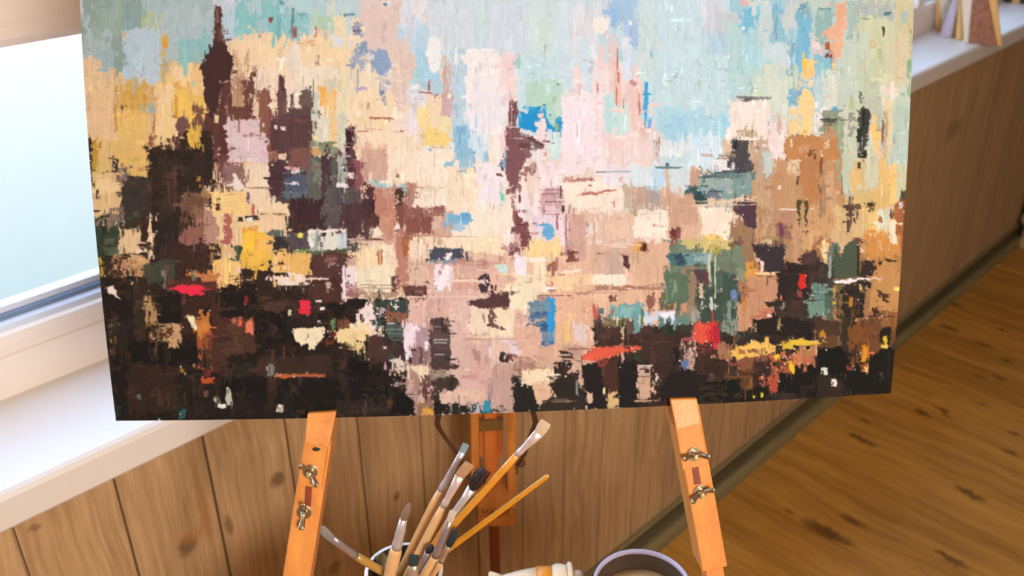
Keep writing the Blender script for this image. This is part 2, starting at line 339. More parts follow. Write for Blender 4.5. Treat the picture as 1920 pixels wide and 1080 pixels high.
legR, aR, dR, sR = make_leg((1284, 750), (1341, 1068), .0206, (1340, 1068), 0)
def wingnut(parent, c, ang, R=.0056, wing=.0105, slant=.55, name='wing_nut'):
    # washer, brass stud end, hub and two curved ears
    X = (PXD*math.cos(ang)+PYD*math.sin(ang)); Y = PN.cross(X)
    bm = bm_new(); n = 28
    tube(bm, [c, c+PN*.0011], R, n)
    ws = link('washer', bm, M['steel'], parent, bevel=.0003)
    bm = bm_new(); tube(bm, [c+PN*.001, c+PN*.003, c+PN*.0045, c+PN*.0058], [.0030, .0028, .0023, .0021], 18)
    for sg in (-1, 1):
        # ear: thin rounded blade rising outwards
        ctr = c+X*sg*wing*.62+PN*.0068
        pts = [c+X*sg*.0018+PN*.0030, c+X*sg*.0045+PN*.0042, c+X*sg*wing*.62+PN*.0066, c+X*sg*wing*.86+PN*.0088, c+X*sg*wing+PN*.0098]
        tube(bm, pts, [.0018, .0017, .0022, .0024, .0012], 14, flat=[.9, .6, .42, .42, .42], side=Y)
    wn = link(name, bm, M['steel'], parent, smooth=True)
    bm = bm_new(); tube(bm, [c+PN*.0058, c+PN*.0092], .00165, 16); link('stud', bm, M['brass'], wn, bevel=.0003)
def holder(lip, ledge_v, plate, slot, w1, w2, ang1, ang2, leg):
    # lip in front of the canvas edge, stem plate down the leg, wing nut, slot
    nb = -.019
    L = [pl(lip[0][0], lip[0][1], .0055), pl(lip[1][0], lip[1][1], .0055), pl(lip[2][0], lip[2][1], .012), pl(lip[3][0], lip[3][1], .012)]
    nn = (L[1]-L[0]).cross((L[2]+L[3])/2-(L[0]+L[1])/2)
    L = [CAM+ray(u, v)*((L[0]-CAM).dot(nn)/ray(u, v).dot(nn)) for u, v in lip]
    K = [p-PN*(((p-PO).dot(PN))-.0004) for p in L]
    bm = bm_new(); va = [bm.verts.new(p) for p in L]; vk = [bm.verts.new(p) for p in K]
    bm.faces.new(va); bm.faces.new(vk[::-1])
    for i in range(4): bm.faces.new((va[i], va[(i+1) % 4], vk[(i+1) % 4], vk[i]))
    # ledge: what the canvas edge sits on (set back, just under the edge)
    prism(bm, [K[3], K[2], K[2]+(K[1]-K[2])*.84, K[3]+(K[0]-K[3])*.84], PN*(nb-.0004))
    P = [pl(u, v, nb+.0065) for u, v in plate]
    prism(bm, P, -PN*.0064)
    hd = link('canvas_support', bm, M['beech_front'], easel, bevel=.0010)
    wingnut(hd, pl(*w1, nb+.0066), ang1)
    if leg is legL:
        bm = bm_new(); g = pl(593, 842, nb+.0068); tube(bm, [g-PXD*.0028, g-PXD*.001, g+PXD*.0012-PYD*.0004, g+PXD*.003], [.0006, .0017, .0014, .0004], 12, flat=.3, side=PYD); link('paint_smear', bm, M['b_green'], hd, smooth=True)
    bm = bm_new(); prism(bm, [pl(u, v, nb+.0006) for u, v in slot], -PN*.0004); link('slot', bm, M['slot'], leg)
    wingnut(leg, pl(*w2, nb+.0003), ang2)
    return hd
hl = holder([(576, 775), (630.5, 771.5), (616, 841), (570.5, 830)], 780,
            [(570, 828), (614, 838), (603, 918), (557.5, 909)], [(573, 905), (586, 905), (582.5, 950), (571, 948)],
            (582, 884), (570.5, 960), math.radians(-56), math.radians(-98), legL)
hr = holder([(1256.5, 748.5), (1307, 747), (1315.5, 795), (1268, 807)], 752,
            [(1267, 805), (1314, 794), (1328, 871), (1280.5, 883)], [(1297, 872), (1309, 872), (1315, 907), (1302, 909)],
            (1301, 851), (1313, 922), math.radians(3), math.radians(28), legR)
# head block where the three legs meet, and the rear mast
HB = PO+PYD*.82-PN*.035
R_TOP = Vector((-.015, HB.y+.02, HB.z+.03))
def rear_dir(): 
    foot = Vector((-.012, 1.19, 0.0)); return foot
R_FOOT = rear_dir(); RD = (R_FOOT-R_TOP).normalized(); RN = Vector((1, 0, 0)).cross(RD).normalized()
if RN.dot(FWD) > 0: RN = -RN
def rl(u, v, n=0.0):
    r = ray(u, v); t = (R_TOP+RN*n-CAM).dot(RN)/r.dot(RN); return CAM+r*t
def rbar(bm, quad, n, th): prism(bm, [rl(u, v, n) for u, v in quad], -RN*th)
def extend_up(u0, u1, v, n, z):
    # points on the rear plane running up along the mast direction
    a, b = rl(u0, v, n), rl(u1, v, n); t = (z-a.z)/RD.z; return a+RD*t, b+RD*t
bm = bm_new()
for seg in ((908, 932, 800, 917, 937, 1080),):
    a, b = rl(908.5, 800), rl(932, 800); c2 = rl(916, 1075); d2 = rl(936, 1075)
    up0, up1 = a-RD*.86, b-RD*.86
    w = (b-a).length
    prism(bm, [up0, up1, b, a], -RN*.018)
    lo0, lo1 = rl(911, 930), rl(935, 930)
    prism(bm, [a, b, lo1, lo0], -RN*.018)
    m0, m1 = rl(916, 985), rl(936, 985)
    t = (0-m0.z)/RD.z; t1 = (0-m1.z)/RD.z
    prism(bm, [lo0, lo1, m1, m0], -RN*.018)
mast = link('rear_mast', bm, M['beech_dark'], easel, bevel=.0008)
bm = bm_new(); prism(bm, [m0, m1, m1+RD*t1, m0+RD*t], -RN*.014); link('rear_leg', bm, M['slot'], easel, bevel=.0008)
for (u0, u1, nn, th, v1) in ((882.5, 897.5, .010, .026, 930), (950, 967, .010, .026, 930)):
    bm = bm_new(); a, b = rl(u0, 790, nn), rl(u1, 790, nn); c0, c1 = rl(u0+2, v1, nn), rl(u1+1, v1, nn)
    prism(bm, [a-RD*.80, b-RD*.80, b, a], -RN*th); prism(bm, [a, b, c1, c0], -RN*th); link('rail', bm, M['beech'], easel, bevel=.001)
for (u0, u1) in ((898.5, 908.0), (932.5, 944)):
    bm = bm_new(); a, b = rl(u0, 790, -.008), rl(u1-.8, 790, -.008); c0, c1 = rl(u0+.6, 857, -.008), rl(u1-.8, 857, -.008)
    prism(bm, [a-RD*.60, b-RD*.60, b, a], -RN*.010); prism(bm, [a, b, c1, c0], -RN*.010); link('guide_strip', bm, M['beech_dark'], easel, bevel=.0005)
bm = bm_new(); prism(bm, [rl(897, 792, .006), rl(943.5, 789, .006), rl(943, 807, .006), rl(898, 810, .006)], -RN*.008); link('metal_band', bm, M['band'], easel, bevel=.0006)
# foot block of the rails, seen from above
bm = bm_new(); BQ = [rl(894.5, 936, .022), rl(967.5, 934, .022), rl(967, 987, .022), rl(896, 987, .022)]
prism(bm, BQ, -RN*.050); blk = link('foot_block', bm, M['beech'], easel, bevel=.0012)
def text_mesh(name, s, size, origin, X, Y, mat, parent, ext=.0001, font_scale=1.0, align='CENTER'):
    cu = bpy.data.curves.new('lettering', 'FONT'); cu.body = s; cu.size = size; cu.align_x = align; cu.align_y = 'CENTER'; cu.extrude = ext; cu.resolution_u = 3
    tmp = bpy.data.objects.new('lettering_src', cu); COL.objects.link(tmp)
    dg = bpy.context.evaluated_depsgraph_get(); me = bpy.data.meshes.new_from_object(tmp.evaluated_get(dg)); bpy.data.objects.remove(tmp)
    Z = X.cross(Y)
    bm = bmesh.new(); bm.from_mesh(me); bpy.data.meshes.remove(me)
    for v in bm.verts: v.co = origin+X*v.co.x*font_scale+Y*v.co.y+Z*v.co.z
    return link(name, bm, mat, parent)
bx = (BQ[1]-BQ[0]).normalized(); by = (BQ[0]-BQ[3]); by = (by-bx*by.dot(bx)).normalized()
bc = rl(930, 961, .0222)
text_mesh('lettering', 'MABEF', .0125, bc, bx, by, M['ink'], blk, font_scale=1.15)
text_mesh('lettering', 'ITALY', .0042, rl(930, 971, .0222), bx, by, M['ink'], blk, font_scale=1.15) if False else None
bm = bm_new()
for sg in (1, -1):
    pts = [bc+bx*t*.031+by*sg*(.0078 if abs(t) < .72 else .0078*(1-(abs(t)-.72)/.28*.75)) for t in (-1, -.86, -.72, -.3, .3, .72, .86, 1)]
    tube(bm, pts, .00035, 6)
tube(bm, [bc-bx*.006-by*.0105, bc+bx*.006-by*.0105], .00045, 6)
link('cartouche_line', bm, M['ink'], blk)
# leather cord from the front legs to the rear mast with its little ring and hook
yc = .93
cp = [at_y(824, 752, yc-.03), at_y(822, 780, yc-.02), at_y(820.5, 796, yc-.01), at_y(831, 815, yc), at_y(848, 838, yc+.01), at_y(860, 855, yc+.02), at_y(866, 872, yc+.04), at_y(876, 890, yc+.07), at_y(886, 905, yc+.10)]
def smooth_path(p, k=4):
    out = []
    for i in range(len(p)-1):
        a, b, c, d = p[max(i-1, 0)], p[i], p[i+1], p[min(i+2, len(p)-1)]
        for j in range(k):
            t = j/k; out.append(.5*((2*b)+(c-a)*t+(2*a-5*b+4*c-d)*t*t+(3*b-a-3*c+d)*t**3))
    return out+[p[-1]]
bm = bm_new(); tube(bm, smooth_path(cp), .0036, 12, flat=.7)
cq = [at_y(994, 748, yc-.03), at_y(999, 770, yc-.02), at_y(1003.5, 792, yc-.01), at_y(997, 812, yc), at_y(990, 832, yc+.01), at_y(985, 846, yc+.02), at_y(977, 862, yc+.03), at_y(970, 872, yc+.05)]
tube(bm, smooth_path(cq), .0034, 12, flat=.7)
strap = link('cord', bm, M['strap'], easel, smooth=True)
bm = bm_new()
rc = at_y(976, 869, yc+.03); ringp = [rc+Vector((math.cos(t)*.0048, 0, math.sin(t)*.0048)) for t in np.linspace(0, 2*math.pi, 21)]
tube(bm, ringp, .0016, 8); tube(bm, smooth_path([rc+Vector((-.003, 0, -.004)), rc+Vector((-.006, .002, -.009)), rc+Vector((-.0035, .002, -.014)), rc+Vector((-.006, 0, -.018))]), .0015, 8)
link('hook_ring', bm, M['strap'], strap, smooth=True)
# head block at the top of the legs (above the picture)
bm = bm_new(); hc = HB
prism(bm, [hc-PXD*.045-PYD*.05, hc+PXD*.045-PYD*.05, hc+PXD*.03+PYD*.04, hc-PXD*.03+PYD*.04], -PN*.05); link('head_block', bm, M['beech'], easel, bevel=.002)

# ------------------------------------------------------------------ the canvas and its paint
PX0, PY0, PW, PH = 140, -270, 1600, 1080      # extent of the painted sheet
rs = np.random.RandomState(7)
def vnoise(h, w, sy, sx, seed):
    r = np.random.RandomState(seed)
    gh, gw = int(h/sy)+3, int(w/sx)+3
    g = r.rand(gh, gw).astype(np.float32)
    y = np.arange(h)/sy; x = np.arange(w)/sx
    yi = y.astype(int); xi = x.astype(int)
    fy = (y-yi); fx = (x-xi)
    fy = (fy*fy*(3-2*fy))[:,None]; fx = (fx*fx*(3-2*fx))[None,:]
    a = g[yi][:,xi]; b = g[yi][:,xi+1]; c = g[yi+1][:,xi]; d = g[yi+1][:,xi+1]
    return ((a*(1-fx)+b*fx)*(1-fy)+(c*(1-fx)+d*fx)*fy).astype(np.float32)*2-1
NX = vnoise(PH,PW,9,9,1)*.6+vnoise(PH,PW,4,3.2,2)*.45+vnoise(PH,PW,26,26,3)*.8
NY = vnoise(PH,PW,9,8,4)*.6+vnoise(PH,PW,3.2,4,5)*.45+vnoise(PH,PW,26,26,6)*.8
CV = vnoise(PH,PW,60,3,7)*.6+vnoise(PH,PW,30,8,8)*.7      # vertical streaks
CH = vnoise(PH,PW,3,60,9)*.6+vnoise(PH,PW,8,30,10)*.7     # horizontal streaks
SP = vnoise(PH,PW,3,2.2,11)*.6+vnoise(PH,PW,8,5,12)*.7
SV = vnoise(PH,PW,14,2,13)*.7+SP*.4
SH = vnoise(PH,PW,2,14,14)*.7+SP*.4
buf = np.full((PH,PW,3), .8, np.float32)
hgt = np.zeros((PH,PW), np.float32)
def hexc(s): return np.array([int(s[i:i+2],16)/255 for i in (0,2,4)], np.float32)
def paint(pts, col, kind='', dry=10, warp=2.8, comb=7.0, amp=.035, edge=1.0):
    # one stroke: an outline with knife-ragged edges, streaks and dry gaps
    pts = np.asarray(pts, np.float32)
    m = int(14+comb)
    x0 = int(max(0, pts[:,0].min()-PX0-m)); x1 = int(min(PW, pts[:,0].max()-PX0+m+1))
    y0 = int(max(0, pts[:,1].min()-PY0-m)); y1 = int(min(PH, pts[:,1].max()-PY0+m+1))
    if x1-x0 < 2 or y1-y0 < 2: return
    oy, ox = rs.randint(0, PH-(y1-y0)+1), rs.randint(0, PW-(x1-x0)+1)
    sl = (slice(oy,oy+y1-y0), slice(ox,ox+x1-x0))
    sx = pts[:,0].max()-pts[:,0].min(); sy = pts[:,1].max()-pts[:,1].min()
    k = min(1.0, min(sx,sy)/14.0); k = max(k,.18)
    Y, X = np.mgrid[y0:y1, x0:x1].astype(np.float32)
    X = X+PX0+NX[sl]*warp*k*1.5; Y = Y+PY0+NY[sl]*warp*k*1.5
    if kind == 'v': Y = Y+CV[sl]*min(comb, sy*.22)*1.3
    if kind == 'h': X = X+CH[sl]*min(comb, sx*.22)*1.3
    # signed distance to polygon
    n = len(pts); ins = np.zeros(X.shape, bool); d2 = np.full(X.shape, 1e9, np.float32)
    j = n-1
    for i in range(n):
        ax, ay = pts[i]; bx, by = pts[j]
        ex, ey = bx-ax, by-ay
        L = ex*ex+ey*ey+1e-6
        t = np.clip(((X-ax)*ex+(Y-ay)*ey)/L, 0, 1)
        d2 = np.minimum(d2, (X-ax-t*ex)**2+(Y-ay-t*ey)**2)
        if ay != by:
            c = ((ay > Y) != (by > Y)) & (X < (bx-ax)*(Y-ay)/(by-ay)+ax)
            ins ^= c
        j = i
    d = np.sqrt(d2); d[~ins] *= -1
    a = np.clip(d/edge+.5, 0, 1)
    tex = SV if kind == 'v' else SH if kind == 'h' else SP
    t = tex[sl]
    if dry < 10:
        th = (dry-5.0)/5.0*.75
        inner = np.clip(d/ (min(sx,sy)*.35+1), 0, 1)*.25
        a = a*np.clip((th+inner-t)*4+.5, 0, 1)
    # thin, scratchy rim
    a = a*np.clip((d/5.0)+1.0-np.clip(t,0,1)*.9, 0, 1)
    st = CV if kind == 'v' else CH if kind == 'h' else (NX*.7)
    s = st[sl]*.6+t*.5
    c = col[None,None,:]*(1+amp*s[...,None])+amp*.25*s[...,None]
    b = buf[y0:y1, x0:x1]
    a3 = a[...,None]
    buf[y0:y1, x0:x1] = b*(1-a3)+np.clip(c,0,1)*a3
    h = hgt[y0:y1, x0:x1]
    rim = np.exp(-((d-2.0)/2.0)**2)*.5
    hgt[y0:y1, x0:x1] = h*(1-a)+(h*.55+.45+rim+.35*s)*a
def run(text, only='', **kw):
    ox = oy = 0; sc = 1.0
    for ln in text.split('\n'):
        w = ln.split()
        if not w: continue
        if w[0][0] == '@':
            ox, oy, sc = float(w[0][1:]), float(w[1]), float(w[2]); continue
        if only and w[0] not in only: continue
        if w[0] == 'p':
            P = [tuple(map(float,q.split(','))) for q in w[1:] if ',' in q]; rest = w[1+len(P):]
        elif w[0] == 'e':
            a,b,c,d = map(float, w[1:5])
            P = [((a+c)/2+(c-a)/2*np.cos(t), (b+d)/2+(d-b)/2*np.sin(t)) for t in np.linspace(0,6.283,17)[:-1]]; rest = w[5:]
        else:
            a,b,c,d = map(float, w[:4]); P = [(a,b),((a+c)/2,b),(c,b),(c,d),((a+c)/2,d),(a,d)]; rest = w[4:]
        if only and w[0] == 'p' and hexc(rest[0]).mean() > .6 and (max(p[0] for p in P)-min(p[0] for p in P))/sc > 45: continue
        col = hexc(rest[0]); fl = rest[1] if len(rest) > 1 else ''
        kind = 'v' if 'v' in fl else 'h' if 'h' in fl else ''
        dry = float(fl[fl.index('d')+1:]) if 'd' in fl else 10
        paint([(ox+x/sc, oy+y/sc) for x,y in P], col, kind, dry, **kw)
def jitter(n, lo, hi, reach, cj, dmax, vfrac=.6, seed=1, rng=None, hi_v=None):
    # small touches that drag neighbouring paint about
    r = np.random.RandomState(seed)
    for i in range(n):
        x = r.uniform(PX0, PX0+PW-1); y = r.uniform(PY0 if rng is None else rng, (PY0+PH-1) if hi_v is None else hi_v)
        a = r.uniform(lo,hi); b = a*r.uniform(1.2,4)
        v = r.rand() < vfrac
        w,h = (a,b) if v else (b,a)
        sx = int(np.clip(x-PX0+r.normal()*reach*(.5 if v else 1), 0, PW-1)); sy = int(np.clip(y-PY0+r.normal()*reach*(1 if v else .5), 0, PH-1))
        c = buf[sy,sx]
        c = np.clip(c*(1+r.normal()*cj)+r.normal(size=3)*cj*.25, 0, 1).astype(np.float32)
        sk = r.uniform(-.25,.25)*w
        paint([(x-w/2,y-h/2),(x+w/2+sk,y-h/2),(x+w/2,y+h/2),(x-w/2-sk,y+h/2)], c, 'v' if v else 'h', r.uniform(3.5,dmax), warp=2.4, comb=3.5, amp=.05)
def hairlines(n, seed, lo_v, hi_v, cj, x_lo=150, x_hi=1720, wmax=1.7, hmax=46):
    # fine vertical knife scratches, lighter or darker than the paint they cross
    r = np.random.RandomState(seed)
    for i in range(n):
        x = r.uniform(x_lo, x_hi); y = r.uniform(lo_v, hi_v); h = r.uniform(8, hmax); w = r.uniform(.7, wmax)
        c = buf[int(np.clip(y-PY0+r.normal()*3, 0, PH-1)), int(np.clip(x-PX0+r.normal()*2, 0, PW-1))]
        c = np.clip(c*(1+r.normal()*cj), 0, 1).astype(np.float32)
        paint([(x-w/2, y-h/2), (x+w/2, y-h/2), (x+w/2+r.normal()*.6, y+h/2), (x-w/2, y+h/2)], c, 'v', r.uniform(5, 8), warp=.8, comb=8, amp=.03)
def dark_scumble(n, seed):
    # brown paint dragged thinly over the darks
    r = np.random.RandomState(seed); cols = [hexc(c) for c in ('4a2f24', '54382b', '3c2a22', '5e4334', '2a3028', '6a4a38')]
    k = 0
    while k < n:
        x = r.uniform(190, 1690); y = r.uniform(270, 780)
        if buf[int(y-PY0), int(x-PX0)].sum() > .75: continue
        k += 1
        w, h = (r.uniform(8, 26), r.uniform(10, 40)) if r.rand() < .6 else (r.uniform(16, 50), r.uniform(5, 14))
        c = buf[int(y-PY0), int(x-PX0)]*.5+cols[r.randint(len(cols))]*.5
        paint([(x-w/2, y-h/2), (x+w/2, y-h/2), (x+w/2, y+h/2), (x-w/2, y+h/2)], c, 'v' if h > w else 'h', r.uniform(2.6, 4.4), warp=3, amp=.08)
def specks(n, seed):
    # crumbs of light paint caught along the ridges between strokes
    r = np.random.RandomState(seed); L = buf.mean(2)
    g = np.zeros_like(L); g[2:-2, 2:-2] = np.abs(L[4:, 2:-2]-L[:-4, 2:-2])+np.abs(L[2:-2, 4:]-L[2:-2, :-4]); k = 0
    ys, xs_ = np.nonzero(g > .22); sel = r.choice(len(ys), n, replace=False)
    for i in sel:
        y, x = ys[i]+PY0, xs_[i]+PX0; w = r.uniform(.8, 3.2); h = r.uniform(.8, 3.0)
        c = np.clip(np.array([.93, .84, .78])+r.normal(size=3)*.04, 0, 1).astype(np.float32) if r.rand() < .62 else np.clip(buf[ys[i], xs_[i]]*.55, 0, 1)
        x += r.normal()*2.5; y += r.normal()*2.5
        paint([(x-w/2, y-h/2), (x+w/2, y-h/2+r.normal()*.5), (x+w/2, y+h/2), (x-w/2, y+h/2)], c, '', 10, warp=1.5, amp=.02)
